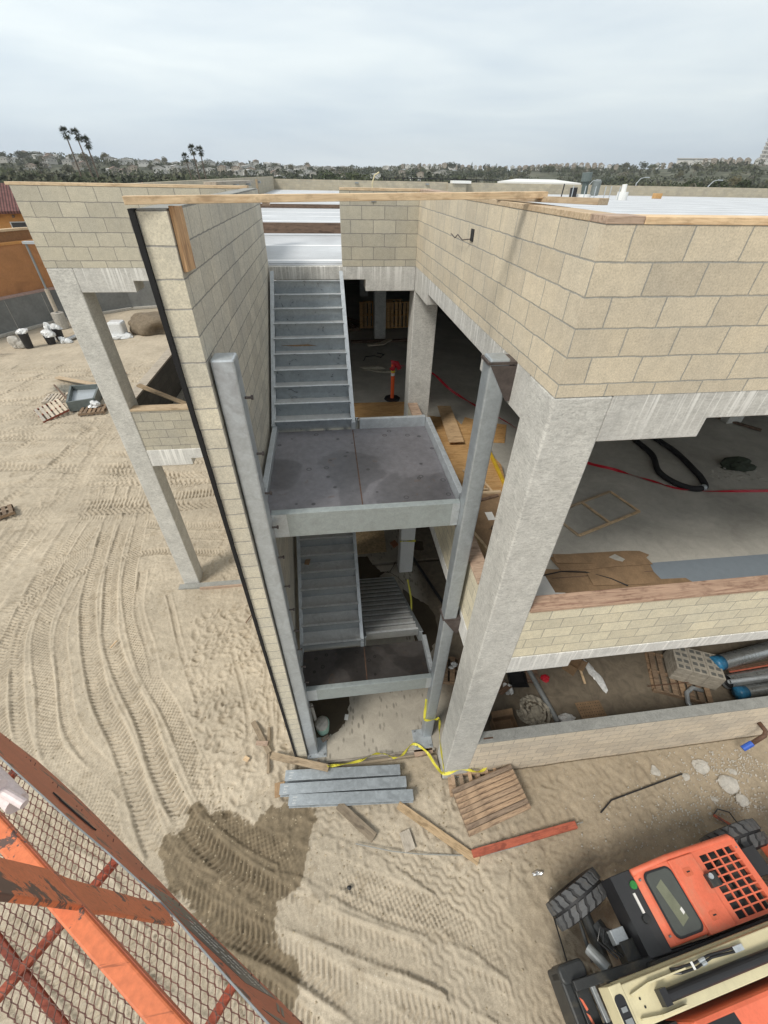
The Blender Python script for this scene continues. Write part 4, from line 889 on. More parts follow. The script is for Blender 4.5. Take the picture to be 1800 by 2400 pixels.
# items seen over the ground storey wall
tag(MB().tube([(2.62, 2.3, Z1+.06), (2.82, .75, Z1+.06)], .06, 12).build('grey_pipe', m_galvD, loc=(2.62, 2.3, Z1)), 'long dark grey pipe lying on the slab behind the ground storey wall', 'pipe')
m_clothd = plain('dusty_canvas', (.30, .275, .225), .9, var=.3, scale=10)
lump('canvas_heap', (2.35, 1.0, Z1), .20, .18, .07, m_clothd, 'heap of twisted pale canvas straps behind the ground storey wall', 'canvas', 12, rough=.5)
for i in range(16):
    a0 = random.uniform(0, 6); r0_ = random.uniform(.6, 1.25); pts = [(2.35+.34*r0_*math.cos(a0+k*.45)*(1-.06*k), 1.0+.30*r0_*math.sin(a0+k*.45), Z1+.06+.035*k*random.uniform(.6, 1.3)) for k in range(6)]
    ribbon(pts, .06, m_clothd, 'strap', parent=bpy.data.objects['canvas_heap'])
def carton(name, x, y, w, d, h, rz, label, mat=m_card, open_=True, z=Z1):
    t = thing(name, (0, 0, 0), label, 'box'); k = .008
    MB().box(-w/2, -d/2, 0, w/2, -d/2+k, h).box(-w/2, d/2-k, 0, w/2, d/2, h).box(-w/2, -d/2+k, 0, -w/2+k, d/2-k, h).box(w/2-k, -d/2+k, 0, w/2, d/2-k, h).box(-w/2+k, -d/2+k, 0, w/2-k, d/2-k, h*.3 if open_ else h-.01).build('carton_body', mat, t)
    if open_:
        MB().prism([(-d/2, h), (-d/2-.12, h+.05), (-d/2-.12, h+.057), (-d/2, h+.008)], -w/2, w/2, 0).build('flap', mat, t); MB().prism([(d/2, h), (d/2+.1, h+.08), (d/2+.1, h+.087), (d/2, h+.008)], -w/2, w/2, 0).build('flap', mat, t)
    return place(t, (x, y, z), (0, 0, rz))
carton('cardboard_box', 1.55, .78, .5, .3, .28, .05, 'open brown cardboard box behind the ground storey wall next to the corner column')
carton('cardboard_box', 3.75, 2.0, .32, .3, .32, .7, 'open brown cardboard box deep behind the ground storey wall under the beam notch')
carton('debris_box', 1.75, 1.75, .36, .3, .14, .5, 'flat dark brown box on the slab left of the grey pipe', m_darkw)
carton('debris_box', 2.28, 1.85, .40, .32, .12, -.1, 'ribbed black crate on the slab left of the grey pipe', m_blk2)
carton('debris_box', 3.02, 2.0, .30, .42, .1, .15, 'shallow dark brown tray touching the far side of the grey pipe', m_darkw) if False else board('hardboard_sheet', (2.55, 1.95, Z1+.03), (2.85, 1.9, Z1+.03), .42, .05, m_darkw, 'dark brown panel on the slab beside the grey pipe', 'panel')
lump('plastic_scrap', (1.98, 1.62, Z1), .09, .16, .1, m_film, 'crumpled translucent plastic bag between the dark boxes and the canvas', 'plastic', 15, rough=.5)
lump('plastic_scrap', (3.0, .82, Z1), .22, .1, .08, m_film, 'white plastic sheet scrap against the ground storey wall right of the grey pipe', 'plastic', 16, rough=.5)
lump('plastic_wrap', (4.25, 1.75, Z1), .10, .30, .05, m_film, 'long twisted clear plastic wrap beside the far cardboard box', 'plastic', 17, rough=.5)
lump('red_wrapper', (2.98, 1.78, Z1), .10, .07, .05, m_red, 'small crumpled red wrapper on the slab right of the grey pipe', 'wrapper', 18, rough=.5)
pf = board('perforated_board', (3.42, .92, Z1+.03), (4.02, .92, Z1+.03), .42, .02, m_card, 'brown board with rows of holes behind the ground storey wall', 'board')
hb = MB()
for i in range(9):
    for j in range(6): hb.box(.04+i*.062, -.18+j*.066, .0102, .06+i*.062, -.165+j*.066, .0112)
q = hb.build('holes', m_blk2, None); q.parent = pf; q['kind'] = 'stuff'
board('stick', (3.98, 2.0, Z1+.03), (3.9, 1.55, Z1+.03), .05, .03, m_plank, 'short stick lying between the far cardboard box and the plastic wrap', 'stick')
pallet_at((6.25, 1.42, Z1), (0, 0, R(-24)), 'wooden pallet carrying the stack of pale blocks', L=1.3, W=1.1, ns=7, mat=m_pallet)
pallet_at((5.75, 1.36, Z1), (0, 0, R(-26)), 'brown empty pallet pushed under the edge of the block pallet', L=.9, W=.8, ns=6, mat=m_pallet) if False else None
m_blkst = plain('dusty_block', (.34, .31, .26), .9, var=.2)
bs = thing('block_stack', (6.55, 1.5, Z1+.14), 'wrapped stack of pale grey concrete blocks on a pallet behind the ground storey wall', 'blocks')
for k in range(3):
    for i in range(3):
        for j in range(4):
            MB().box(-.6+i*.4, -.4+j*.2, k*.2, -.6+i*.4+.392, -.4+j*.2+.192, k*.2+.192).build('block', m_blkst, None, .006)
bls = [o for o in bpy.data.objects if o.name.split('.')[0] == 'block' and o.parent is None]
for o in bls: o.parent = bs
hb = MB()
for i in range(3):
    for j in range(4):
        for s_i in (0, 1): hb.box(-.6+i*.4+.05+s_i*.17, -.4+j*.2+.045, .5925, -.6+i*.4+.17+s_i*.17, -.4+j*.2+.147, .5935)
q = hb.build('block_cores', plain('core_dark', (.12, .12, .11)), None); q.parent = bs
bs.rotation_euler = (0, 0, R(-24)); bs.scale = (.85, .85, .8)
def duct(name, a, b, r, label, mat, capm=None, ribs=True):
    t = thing(name, a, label, 'duct'); a = Vector(a); b = Vector(b); n = 90; d = b-a
    MB().tube([a+d*i/n for i in range(n+1)], [r*(1.02 if ribs and i % 4 == 0 else 1) for i in range(n+1)], 22, False).build('tube', mat, t, smooth=True)
    MB().tube([a+d.normalized()*.06, a+d.normalized()*.08], r*.95, 20).build('dark_inside', m_blk2, t)
    if capm: MB().tube([a-d.normalized()*.03, a+d.normalized()*.03, a+d.normalized()*.2], [r*1.0, r*1.06, r*1.05], 20).build('blue_cap', capm, t, smooth=True)
    return t
m_duct = steel('duct_steel', (.42, .44, .44), .3, .75, .5)
duct('spiral_duct', (6.95, 1.42, Z1+.55), (9.4, 1.75, Z1+.5), .17, 'large spiral duct with blue film over its end, behind the block stack', m_duct, m_blue)
duct('spiral_duct', (7.15, 1.08, Z1+.3), (9.6, 1.2, Z1+.3), .16, 'open ended shiny spiral duct lying below the blue capped one', m_duct)
duct('spiral_duct', (7.15, .78, Z1+.35), (9.6, .82, Z1+.35), .13, 'smaller spiral duct with blue band nearest the ground storey wall', m_duct, m_blue)
duct('steel_pipe', (7.0, .98, Z1+.52), (9.6, 1.02, Z1+.5), .05, 'thin bright steel pipe lying on top of the ducts', m_galvL, ribs=False)
duct('steel_pipe', (6.7, 2.15, Z1+.3), (9.6, 2.3, Z1+.3), .07, 'grey steel pipe lying behind the ducts', m_galvD, ribs=False)
for i in range(3): tag(MB().tube([(7.3, 1.25+.04*i, Z1+.42), (9.6, 1.36+.05*i, Z1+.42)], .02, 6).build('red_rod', m_rust if i else m_redw, loc=(7.3, 1.25+.04*i, Z1+.42)), 'thin red rod lying between the ducts', 'rod', 'red rods between the ducts')
tag(MB().tube([(6.02, .55, Z1+.1), (6.0, .78, Z1+.14), (6.08, .98, Z1+.2), (6.3, 1.08, Z1+.2), (6.55, 1.02, Z1+.12)], .05, 12).build('flexible_duct', m_galv, smooth=True, loc=(6, .55, Z1)), 'bent silver flexible duct lying before the pallet behind the ground wall', 'duct')
tag(MB().tube([(5.28, 1.25, Z1+.18), (6.8, 1.22, Z1+.18)], .012, 6).build('thin_rod', m_rust, loc=(5.28, 1.25, Z1)), 'long thin rusty rod lying across the pallet of blocks', 'rod')
lump('black_bag', (7.9, 2.6, Z1), .8, .25, .2, m_blk2, 'black plastic bundle behind the ducts in the ground storey', 'bundle', 21)
# cardboard pieces on the lower flight
board('carton_scrap', (-2.62, 4.0, 3.98), (-2.38, 3.95, 3.93), .24, .02, m_card, 'flattened brown carton lying on the left edge of the lower flight', 'cardboard')
board('carton_scrap', (-2.52, 3.22, 3.35), (-2.42, 3.2, 3.35), .2, .015, m_card, 'small torn cardboard piece on the lower flight below the flattened carton', 'cardboard')
# pallet with scraps behind right steel column
pallet_at((.85, 2.2, Z1), (0, 0, R(-15)), 'pallet with scraps on the slab behind the corner column, seen past the right steel column', L=1.1, W=.7, ns=6, mat=m_pallet)
lump('paper_wad', (.78, 2.3, Z1+.14), .09, .07, .06, m_white, 'crumpled white paper on the pallet behind the corner column', 'paper', 31, rough=.5)

# ------------------------------------------------------------------ in front of the stair
def steelbeam(cx, cy, L, rz, label, z=.0):
    t = thing('galvanised_beam', (0, 0, 0), label, 'steel beam', 'galvanised beams stacked before the stair')
    MB().prism([(-.095, 0), (.095, 0), (.095, .15), (-.095, .15), (-.095, .142), (.087, .142), (.087, .008), (-.095, .008)], -L/2, L/2, 0).build('web', m_galv, t, .003)
    MB().box(-L/2, -.0955, .02, -L/2+.22, .0955, .1512).build('scorched_end', m_galvD, t) if False else None
    for k, yy in enumerate((.05, .0, -.05)): text(('4W03', '2012', 'B4P1')[k], .034, (-L/2+.08, yy-.02, .1505), (1, 0, 0), (0, 1, 0), m_white, t, .0006)
    return place(t, (cx, cy, z), (0, 0, rz))
steelbeam(-2.02, .28, 2.32, R(-4), 'grey steel beam lying nearest the slab, first of three before the stair', .05)
steelbeam(-2.02, .05, 2.5, R(-3.6), 'grey steel beam in the middle of the three lying before the stair', .06)
steelbeam(-1.88, -.17, 2.42, R(-4.6), 'grey steel beam farthest from the slab, last of three before the stair', .05)
board('prop_plank', (-3.5, .80, .12), (-2.3, .36, .28), .13, .045, m_oldw, 'old plank leaning over the three steel beams with yellow tape tied on its end', 'plank')
board('timber_bearer', (-2.14, -.22, .04), (-1.50, -.82, .04), .16, .05, m_oldw, 'short grey timber under the right part of the steel beams', 'timber')
board('timber_bearer', (-3.30, .30, .04), (-3.28, .05, .04), .2, .04, wood('ochre_block', (.45, .30, .17), (.33, .2, .1)), 'ochre wood block with a hole under the left beam ends', 'timber')
board('long_timber', (-.98, -.36, .04), (.33, -1.38, .04), .13, .05, wood('yellow_timber', (.40, .30, .19), (.26, .18, .10)), 'long yellowish timber lying diagonally right of the steel beams', 'timber')
board('square_offcut', (-.93, -.78, .03), (-.86, -1.08, .03), .2, .04, m_palletL, 'small square pale board lying on the sand between two timbers', 'board')
board('red_beam', (.24, -1.27, .06), (2.33, -1.08, .06), .12, .07, m_redw, 'long red painted timber lying on the sand right of the pallets', 'beam')
board('stake', (-3.98, 1.58, .03), (-3.56, .88, .05), .11, .04, m_oldw, 'old brown board on the sand left of the fin wall, upper one', 'board')
board('stake', (-3.62, 1.42, .03), (-3.55, .50, .03), .055, .04, m_oldw, 'thin old batten on the sand left of the fin wall, nearest the beams', 'batten')
board('stake', (-3.85, 1.1, .08), (-3.6, 1.06, .08), .09, .03, m_plate, 'short reddish wood piece across the old boards left of the fin wall', 'wood piece')
board('yellow_chip', (-4.08, .86, .02), (-3.98, .80, .02), .09, .03, m_plank, 'small yellow wood chip on the sand left of the fin wall', 'wood chip')
board('slab_scrap', (-.5, .52, .02), (-.1, .56, .02), .14, .05, m_plate, 'reddish short board on the slab edge beside the right base plate', 'board')
board('slab_scrap', (-2.62, .5, .0), (-2.5, .62, .04), .06, .04, m_plate, 'small reddish stick leaning at the foot of the fin wall', 'stick')
pallet_at((.72, -.02, .0), (0, 0, R(-5)), 'weathered pallet lying flat under the tilted one at the corner column', L=1.25, W=.75, ns=7, gap=.6, mat=wood('pallet_tan', (.40, .29, .2), (.24, .16, .1)), group='pallets at the corner column')
pallet_at((.82, -.50, .10), (R(8), R(-3), R(12)), 'brown pallet with close planks tilted on top of another at the corner column', L=1.32, W=.78, ns=1, gap=.0, mat=wood('pallet_brown', (.31, .225, .155), (.15, .10, .07), 1), group='pallets at the corner column')
tp = [o for o in bpy.data.objects if o.get('label', '').startswith('brown pallet with close')][0]
for ch in [c for c in tp.children if c.name.startswith('slat')]: bpy.data.objects.remove(ch)
for k in range(9): board('slat', (-.66, -.345+k*.086, .121), (.66, -.345+k*.086, .121), .078, .018, bpy.data.materials['pallet_brown'], None, None, parent=tp)
for ch in tp.children:
    if ch.name.startswith('slat'): ch.matrix_basis = Matrix.Translation((-.66, -.345+.086*int(([c.name for c in tp.children if c.name.startswith('slat')].index(ch.name))), .121))
yt1 = ribbon([(-2.32, .38, .35), (-2.2, .42, .22), (-1.7, .44, .22), (-1.35, .53, .24), (-1.1, .50, .22), (-.95, .42, .2), (-.75, .5, .12), (-.5, .68, .10), (-.25, .50, .1), (-.12, .2, .15), (.0, -.02, .3), (.35, .02, .34), (.7, -.05, .25), (.9, .02, .22)], .055, m_yel, 'caution_tape', 'yellow caution tape strung along the ground before the stair to the corner column', 'tape', tw=4)
yt2 = ribbon([(-.27, .95, 1.5), (-.29, .84, 1.0), (-.27, .78, .95), (-.05, .78, .93), (.0, .75, 1.0), (-.02, .5, .7), (-.015, .1, .42), (-.01, -.02, .32)], .05, m_yel, 'caution_tape', 'yellow caution tape tied round the right steel column and down to the corner column', 'tape', tw=1.5)
for a, b in (((-1.65, .43, .255), (-1.3, .52, .27)), ((-1.25, .52, .27), (-.98, .44, .235)), ((.1, .0, .365), (.4, .03, .375)), ((.5, .0, .33), (.75, -.04, .275))):
    text('CAUTION', .05, a, Vector(b)-Vector(a), (0, .6, .8), m_blk2, yt1, .0006)
yt3 = ribbon([(-.09, 5.6, 1.42), (.37, 5.6, 1.40)], .07, m_yel, 'caution_tape', 'yellow caution tape wrapped round the white column in the ground storey', 'tape')
text('CAUTION', .06, (.0, 5.59, 1.40), (1, 0, 0), (0, .2, 1), m_blk2, yt3, .0006)
ribbon([(.0, 4.6, .9), (.05, 4.2, .5), (.02, 3.9, .1)], .05, m_yel, 'caution_tape', 'short yellow tape end hanging beside the lower flight over the puddle', 'tape')
tag(MB().tube([(-1.85, -.86, .03), (-1.2, -1.05, .04), (-.7, -1.15, .03), (0, -1.25, .03), (.5, -1.30, .03), (1.2, -1.25, .03), (1.9, -1.12, .03), (2.5, -1.05, .03)], .010, 5).build('rope', m_cap, loc=(-1.85, -.86, .03)), 'thin grey rope lying in a curve on the sand past the timbers', 'rope')
tag(MB().tube([(2.92, -.95, .03), (3.24, -.78, .04), (4.1, -.65, .04), (4.96, -.52, .05)], .014, 6).build('bent_rod', m_blk2, loc=(2.92, -.95, .03)), 'thin bent steel rod lying on the sand before the front wall', 'rod')
lump('foil_ball', (1.35, -1.66, .0), .07, .035, .05, steel('foil', (.8, .8, .8), .2, .9), 'crumpled silver foil scrap on the sand near the loader wheel', 'foil', 41, rough=.5)
for i, (x, y, r_) in enumerate(((5.80, -.78, .17), (5.5, -.40, .16), (4.46, -.38, .11), (5.05, -.55, .08), (5.9, -1.1, .12), (6.1, -.6, .07), (5.35, -1.0, .06))):
    lump('concrete_lump', (x, y, -.02), r_, r_*.8, r_*.35, m_barrel, ['large grey concrete lump right of the bent rod', 'flat pale concrete lump at the top of the rubble before the front wall', 'small concrete chunk at the left of the bent rod end', 'small rounded concrete piece at the bent rod tip', 'jagged concrete lump nearest the loader', 'small concrete piece right of the large lump', 'smallest concrete piece below the large lump'][i], 'rubble', 50+i, 'concrete lumps before the front wall', rough=.35)
gv = MB()
for i in range(900):
    c0 = random.choice(((5.6, -.45, .55), (5.75, -1.15, .35), (4.6, -1.15, .5), (6.3, -.5, .4), (3.6, -1.3, .9))); x, y = c0[0]+random.gauss(0, c0[2]), c0[1]+random.gauss(0, c0[2]*.45)
    if y > -.05: continue
    a = random.uniform(.006, .02); a2 = random.uniform(.5, 1.3); gv.add([(x-a, y, .0), (x+a, y+a*.3, .0), (x, y-a, .0), (x+a*.2, y, a*a2+.012), (x-a*.4, y+a*.7, a*a2)], [(0, 2, 3), (2, 1, 3), (1, 4, 3), (4, 0, 3), (0, 1, 2), (0, 4, 1)])
tag(gv.build('gravel_scatter', m_barrel), 'pale gravel bits scattered over the darker sand before the front wall', 'gravel', kind='stuff')
ps = thing('pipe_stub', (6.45, .0, .35), 'rusty bent pipe stub with blue tape sticking out of the front wall', 'pipe')
MB().tube([(6.78, .02, .72), (6.78, -.16, .72), (6.74, -.22, .66), (6.5, -.28, .5)], .045, 12).build('elbow', m_rust, ps, smooth=True); MB().tube([(6.5, -.28, .5), (6.32, -.32, .38)], .055, 12).build('blue_end', plain('blue_tape', (.03, .10, .45), .5), ps)
tl = thing('hand_tool', (5.2, -1.4, .02), 'old red handled tool with a black cord on the sand beside the loader', 'tool')
MB().bar((5.08, -1.25, .05), (5.32, -1.46, .05), .05, .04).build('handle', m_redw, tl, .01); MB().tube([(5.08, -1.25, .05), (5.2, -1.18, .1), (5.4, -1.25, .08), (5.42, -1.5, .1), (5.38, -1.75, .5)], .012, 6).build('cord', m_blk2, tl)
lump('stone', (-2.0, -1.45, -.01), .035, .03, .02, m_blk2, 'small dark stone on the sand below the steel beams', 'stone', 61)

# ------------------------------------------------------------------ yard on the left
pallet_at((-16.35, 19.95, 0), (0, 0, R(8)), 'pale flat pallet beside the grey gravel patch in the yard', L=1.2, W=1.05, ns=7, mat=m_palletL, group='pallets in the yard')
pallet_at((-15.75, 18.15, .12), (R(14), R(-12), R(38)), 'pallet with pale slats and red stringers tilted on the sand in the yard', L=1.25, W=1.1, ns=6, mat=m_palletL, group='pallets in the yard', sidemat=m_redw)
board('dark_bar', (-16.98, 21.2, .3), (-15.5, 19.3, .25), .08, .06, m_darkw, 'dark bar leaning across the pale flat pallet in the yard', 'bar')
board('yard_plank', (-17.7, 22.9, .1), (-14.2, 20.7, .35), .3, .05, m_plank, 'long new plank lying across the gravel pile in the yard', 'plank')
board('yard_plank', (-15.6, 24.3, .1), (-14.0, 23.2, .1), .2, .05, m_plate, 'short brown plank in the yard partly behind the wing column', 'plank')
ty = thing('metal_tray', (-14.8, 19.5, 0), 'large grey steel tray box with raised rim lying in the yard', 'tray')
tp_ = [(-15.0, 18.35), (-13.9, 18.75), (-14.35, 20.6), (-15.75, 20.5)]
for i in range(4): MB().bar((*tp_[i], .25), (*tp_[(i+1) % 4], .25), .09, .5).build('rim', plain('tray_grey', (.12, .14, .135), .5) if i == 0 else bpy.data.materials['tray_grey'], ty)
MB().prism(tp_, .2, .25, 2).build('tray_floor', m_galvL, ty)
pallet_at((-13.9, 18.3, 0), (0, 0, R(10)), 'dark pallet with crumpled plastic next to the steel tray', L=1.2, W=.9, ns=6, mat=m_pallet, group='pallets in the yard')
lump('plastic_heap', (-13.95, 18.6, .14), .25, .3, .2, m_film, 'crumpled plastic heap at the corner of the steel tray', 'plastic', 71, rough=.5)
pallet_at((-13.75, 9.9, .0), (R(0), R(0), R(35)), 'brown crate pallet at the left edge of the photo on the sand', L=.9, W=.6, ns=5, mat=m_pallet, group='pallets in the yard')
for i, (x, y, h, r_, lb) in enumerate(((-22.2, 28.9, .95, .3, 'black wheeled trash can with a bag over its rim, leftmost in the yard'), (-21.15, 29.7, .55, .32, 'low black tub with a white label holding plastic waste'), (-20.9, 30.5, .8, .3, 'dark grey trash can behind the low black tub'))):
    t = thing('trash_can', (x, y, 0), lb, 'trash can'); MB().tube([(x, y, 0), (x, y, h)], [r_*.8, r_], 14).build('bin', m_blk2, t); lump('bag', (x, y, h-.05), r_*1.1, r_*.9, .25, m_film, None, None, 80+i, parent=t, rough=.45)
lump('plastic_pile', (-21.6, 30.6, 0), .5, .3, .9, m_film, 'white plastic wrapping heaped between the trash cans', 'plastic', 85, rough=.5)
for i in range(4): tag(MB().bar((-20.5+i*.12, 30.1+i*.05, .12), (-19.6+i*.12, 32.2+i*.05, .25), .09, .08).build('steel_stud', m_galvL, loc=(-20.5+i*.12, 30.1, .1)), 'long bright steel stud in the bundle right of the trash cans', 'stud', 'steel studs beside the trash cans')
lump('plastic_pile', (-20.4, 29.9, 0), .3, .25, .3, m_film, 'small white plastic bundle at the end of the steel studs', 'plastic', 86, rough=.5); lump('plastic_pile', (-19.9, 32.6, 0), .7, .35, .3, m_film, 'white plastic sheet behind the steel studs by the fence wall', 'plastic', 87, rough=.5)
wr = thing('wrapped_pallet', (-17.1, 31.2, 0), 'bulk load in white plastic wrap standing beside the soil mound', 'wrapped load')
MB().box(-17.6, 30.75, .14, -16.6, 31.65, 1.05).build('wrap', m_film, wr, .14); lump('wrap_slack', (-17.2, 30.9, .0), .7, .5, .25, m_film, None, None, 90, parent=wr, rough=.4); MB().box(-17.65, 30.7, 0, -16.55, 31.7, .14).build('pallet_base', m_pallet, wr)
mo = lump('soil_mound', (-14.6, 33.2, 0), 2.6, 2.2, .75, m_dirt, 'heap of dark brown soil beside the wrapped load', 'soil', 95, n=5, rough=.34)
sh = thing('sawhorse', (-23.2, 27.2, 0), 'rusty red folding stand at the left edge of the yard', 'sawhorse')
for dx in (-.6, .0): MB().bar((-23.2+dx, 27.0, 0), (-23.5+dx, 27.2, 1.0), .07, .07).bar((-23.8+dx, 27.4, 0), (-23.5+dx, 27.2, 1.0), .07, .07).build('leg_frame', m_redw, sh)
MB().bar((-24.2, 27.2, .95), (-23.2, 27.2, .95), .1, .1).build('top_bar', m_redw, sh)
lump('equipment_heap', (-22.9, 29.0, 0), .45, .3, .4, m_barrel, 'grey tool heap on the sand between the sawhorse and the black trash can', 'tools', 96, rough=.4)
# boundary wall, orange block wall and house
bw = thing('boundary_wall', (-25, 33, 0), 'grey retaining wall with a pinkish cap and tall orange block wall above it', 'wall')
pA, pB_ = Vector((-32, 20, 0)), Vector((-22.4, 37.6, 0)); pC = Vector((-6, 44, 0))
pts_w = [Vector((-29.5, 24.5, 0)), Vector((-23.3, 36.0, 0)), Vector((-19.0, 39.5, 0)), Vector((8, 46, 0))]
for i in range(3):
    a, b = pts_w[i], pts_w[i+1]; MB().bar(a+Vector((0, 0, 1.1)), b+Vector((0, 0, 1.1)), .3, 2.2).build('retaining_wall', m_ret, bw); MB().bar(a+Vector((0, 0, 2.25)), b+Vector((0, 0, 2.25)), .36, .14).build('wall_cap', plain('pink_cap', (.38, .27, .24), .9) if i == 0 else bpy.data.materials['pink_cap'], bw)
    MB().bar(a+Vector((0, 0, .08)), b+Vector((0, 0, .08)), .9, .16).build('footing', m_barrel, bw)
n_ = (pts_w[1]-pts_w[0]).normalized(); off = Vector((-n_.y, n_.x, 0))*.02
for k in range(5): 
    p = pts_w[0].lerp(pts_w[1], .1+.21*k) - Vector((-n_.y, n_.x, 0))*.153; MB().bar(p, p+Vector((0, 0, 2.1)), .03, .02).build('control_joint', m_barrel, bw)
for i in range(2):
    a, b = pts_w[i], pts_w[i+1]; MB().bar(a+Vector((-.2, .3, 3.8)), b+Vector((-.2, .3, 3.8)), .3, 3.1).build('block_wall', m_tan, bw); MB().bar(a+Vector((-.2, .3, 5.35)), b+Vector((-.2, .3, 5.35)), .4, .16).build('string_course', m_stucco, bw)
    MB().bar(a+Vector((-.4, .5, 5.6)), b+Vector((-.4, .5, 5.6)), .3, .85).build('upper_band', plain('brown_band', (.25, .13, .06), .9) if i == 0 else bpy.data.materials['brown_band'], bw); MB().bar(a+Vector((-.4, .5, 6.1)), b+Vector((-.4, .5, 6.1)), .45, .14).build('timber_cap', m_plank, bw)
th = thing('orange_house', (-40, 50, 0), 'orange stucco house with a red clay tile roof and brackets beyond the block wall', 'house')
MB().prism([(-60, 46), (-33, 58), (-36, 70), (-64, 60)], 0, 5.7, 2).build('wall', m_stucco, th)
fa_, fb_ = Vector((-60, 46, 0)), Vector((-33, 58, 0)); fd = (fb_-fa_).normalized(); fn = Vector((fd.y, -fd.x, 0))
w_ = MB()
for k in (.36, .56, .78, .93):
    c = fa_.lerp(fb_, k)+fn*.05+Vector((0, 0, 4.5)); wi = MB().bar(c-fd*.9, c+fd*.9, .08, .9).build('window', m_white, th); MB().bar(c-fd*.8+fn*.05, c+fd*.8+fn*.05, .04, .75).build('pane', m_winh, wi)
def roofslab(name, a, b, c, d, mat, par, t=.25):
    n0 = (Vector(b)-Vector(a)).cross(Vector(d)-Vector(a)).normalized()*t
    vs = [Vector(q) for q in (a, b, c, d)]; return MB().add([v for v in vs]+[v+n0 for v in vs], [(3, 2, 1, 0), (4, 5, 6, 7), (0, 1, 5, 4), (1, 2, 6, 5), (2, 3, 7, 6), (3, 0, 4, 7)]).build(name, mat, par)
s = M('clay_tiles', .85, spec=.2); wv = s.n('ShaderNodeTexWave', wave_type='BANDS', bands_direction='X'); s.l(s.co('Object', rot=(0, 0, -.42)), wv.inputs[0]); wv.inputs['Scale'].default_value = 1.2
k = s.mix(1, (.13, .06, .055), s.ramp(wv.outputs[0], (.2, .45), (.7, 1.25)), 'MULTIPLY'); k = s.mix(1, k, s.ramp(s.noise(s.co('Object'), 1.5, 4), (.3, .7), (.7, 1.3)), 'MULTIPLY'); s.col(k); m_tile = s.m
e0 = fa_+fn*1.0+Vector((0, 0, 5.7)); e1_ = fb_+fn*1.0+fd*1+Vector((0, 0, 5.7)); r0 = fa_-fn*7+Vector((0, 0, 7.9)); r1 = fb_-fn*7+Vector((0, 0, 7.9))
roofslab('roof', e0, e1_, r1, r0, m_tile, th); roofslab('roof', e0-fn*17, r0, r1, e1_-fn*17, m_tile, th)
for k in range(22):
    c = fa_.lerp(fb_, .02+k*.045)+Vector((0, 0, 5.45)); MB().bar(c, c+fn*.9, .18, .2).build('bracket', m_darkw, th)
pl = thing('wrapped_post', (-22.1, 33.6, 0), 'tall grey steel sign post with paper wrapping on a round concrete footing', 'post')
MB().tube([(-22.1, 33.6, 0), (-22.1, 33.6, 1.1)], .42, 16).build('footing', m_barrel, pl); MB().tube([(-22.1, 33.6, 1.1), (-22.1, 33.6, 5.6)], .075, 10).build('pole', m_galvD, pl)
MB().tube([(-22.1, 33.6, 1.2), (-22.1, 33.6, 2.7)], .14, 12).build('wrapping', m_palletL, pl); MB().box(-22.2, 33.4, 5.5, -21.0, 33.8, 5.65).build('arm', m_galvL, pl)
lump('wire_ball', (-10.9, 4.4, 0), .08, .05, .04, m_blk2, 'dark clod on the sand between the tyre tracks', 'clod', 101)
for i, (a, b, lb) in enumerate((((-7.85, 3.9), (-7.75, 4.1), 'short pale stick lying in the tyre tracks'), ((-4.5, 4.3), (-4.3, 4.7), 'small dark stick on the trampled sand near the fin wall'), ((-5.1, 7.3), (-4.4, 7.6), 'bent wire on the sand behind the wing column'), ((-4.8, 6.3), (-3.3, 6.35), 'thin wooden strip lying on the sand behind the wing footing'))):
    board('stick', (*a, .02), (*b, .03), .03, .02, m_darkw if i else m_plank, lb, 'stick')
# ------------------------------------------------------------------ work platform hanging beside the camera, lower left
K = 1.0; Dd = Vector((.80794, -.589265, 0)); Nn = Vector((.589265, .80794, 0)); ORG = Vector((CAM.x, CAM.y, CAM.z)) + Nn*(-.16188*K)
def pp(a, z, n=0.): return ORG + Dd*(a*K) + Vector((0, 0, z*K)) + Nn*n
wpf = thing('work_platform', tuple(pp(-.85, -2.9)), 'chipped orange steel work platform with mesh floor and black lettered toe board', 'work platform')
def inplane(name, poly, n0, n1, mat, par=wpf, bev=0.):
    vs = [pp(a, z, n0) for a, z in poly] + [pp(a, z, n1) for a, z in poly]; n = len(poly)
    return MB().add(vs, [tuple(range(n)), tuple(range(n, 2*n))[::-1]] + [(i, n+i, n+(i+1) % n, (i+1) % n) for i in range(n)]).build(name, mat, par, bev)
top_c = [(-2.3, -1.55), (-1.95, -1.72), (-1.55, -1.85), (-1.27, -1.97), (-1.14, -2.10), (-.97, -2.17), (-.85, -2.19), (-.70, -2.12), (-.45, -1.98), (-.25, -1.90), (.15, -1.72)]
bot_c = [(.25, -2.70), (-.234, -2.68), (-.6, -2.70), (-.98, -2.74), (-1.3, -2.88), (-1.57, -2.98), (-1.85, -3.06), (-2.07, -3.10), (-2.3, -3.08), (-2.437, -2.98), (-2.45, -2.7), (-2.5, -2.3)]
toe = inplane('toe_board', top_c+bot_c, -.004, 0, m_bask2)
inplane('toe_board_edge', [(a, z+.016) for a, z in top_c] + [(a, z) for a, z in top_c[::-1]], -.004, .001, m_galvD, toe)
rail = MB(); ra, rb = pp(-2.6, -1.11, -.0165), pp(.5, -1.11, -.0165); rail = rail.bar(ra, rb, .033, .016).build('mid_rail', m_bask, wpf, .004)
MB().bar(pp(-2.6, -1.118, .0012), pp(.5, -1.118, .0012), .0025, .022).build('scraped_edge', m_bask2, rail)
inplane('post', [(-.875, -2.28), (-.70, -2.02), (-.60, -1.30), (-.57, -1.165), (-.69, -1.165), (-.695, -1.24), (-.80, -1.9)], -.012, -.004, m_bask, wpf, .002)
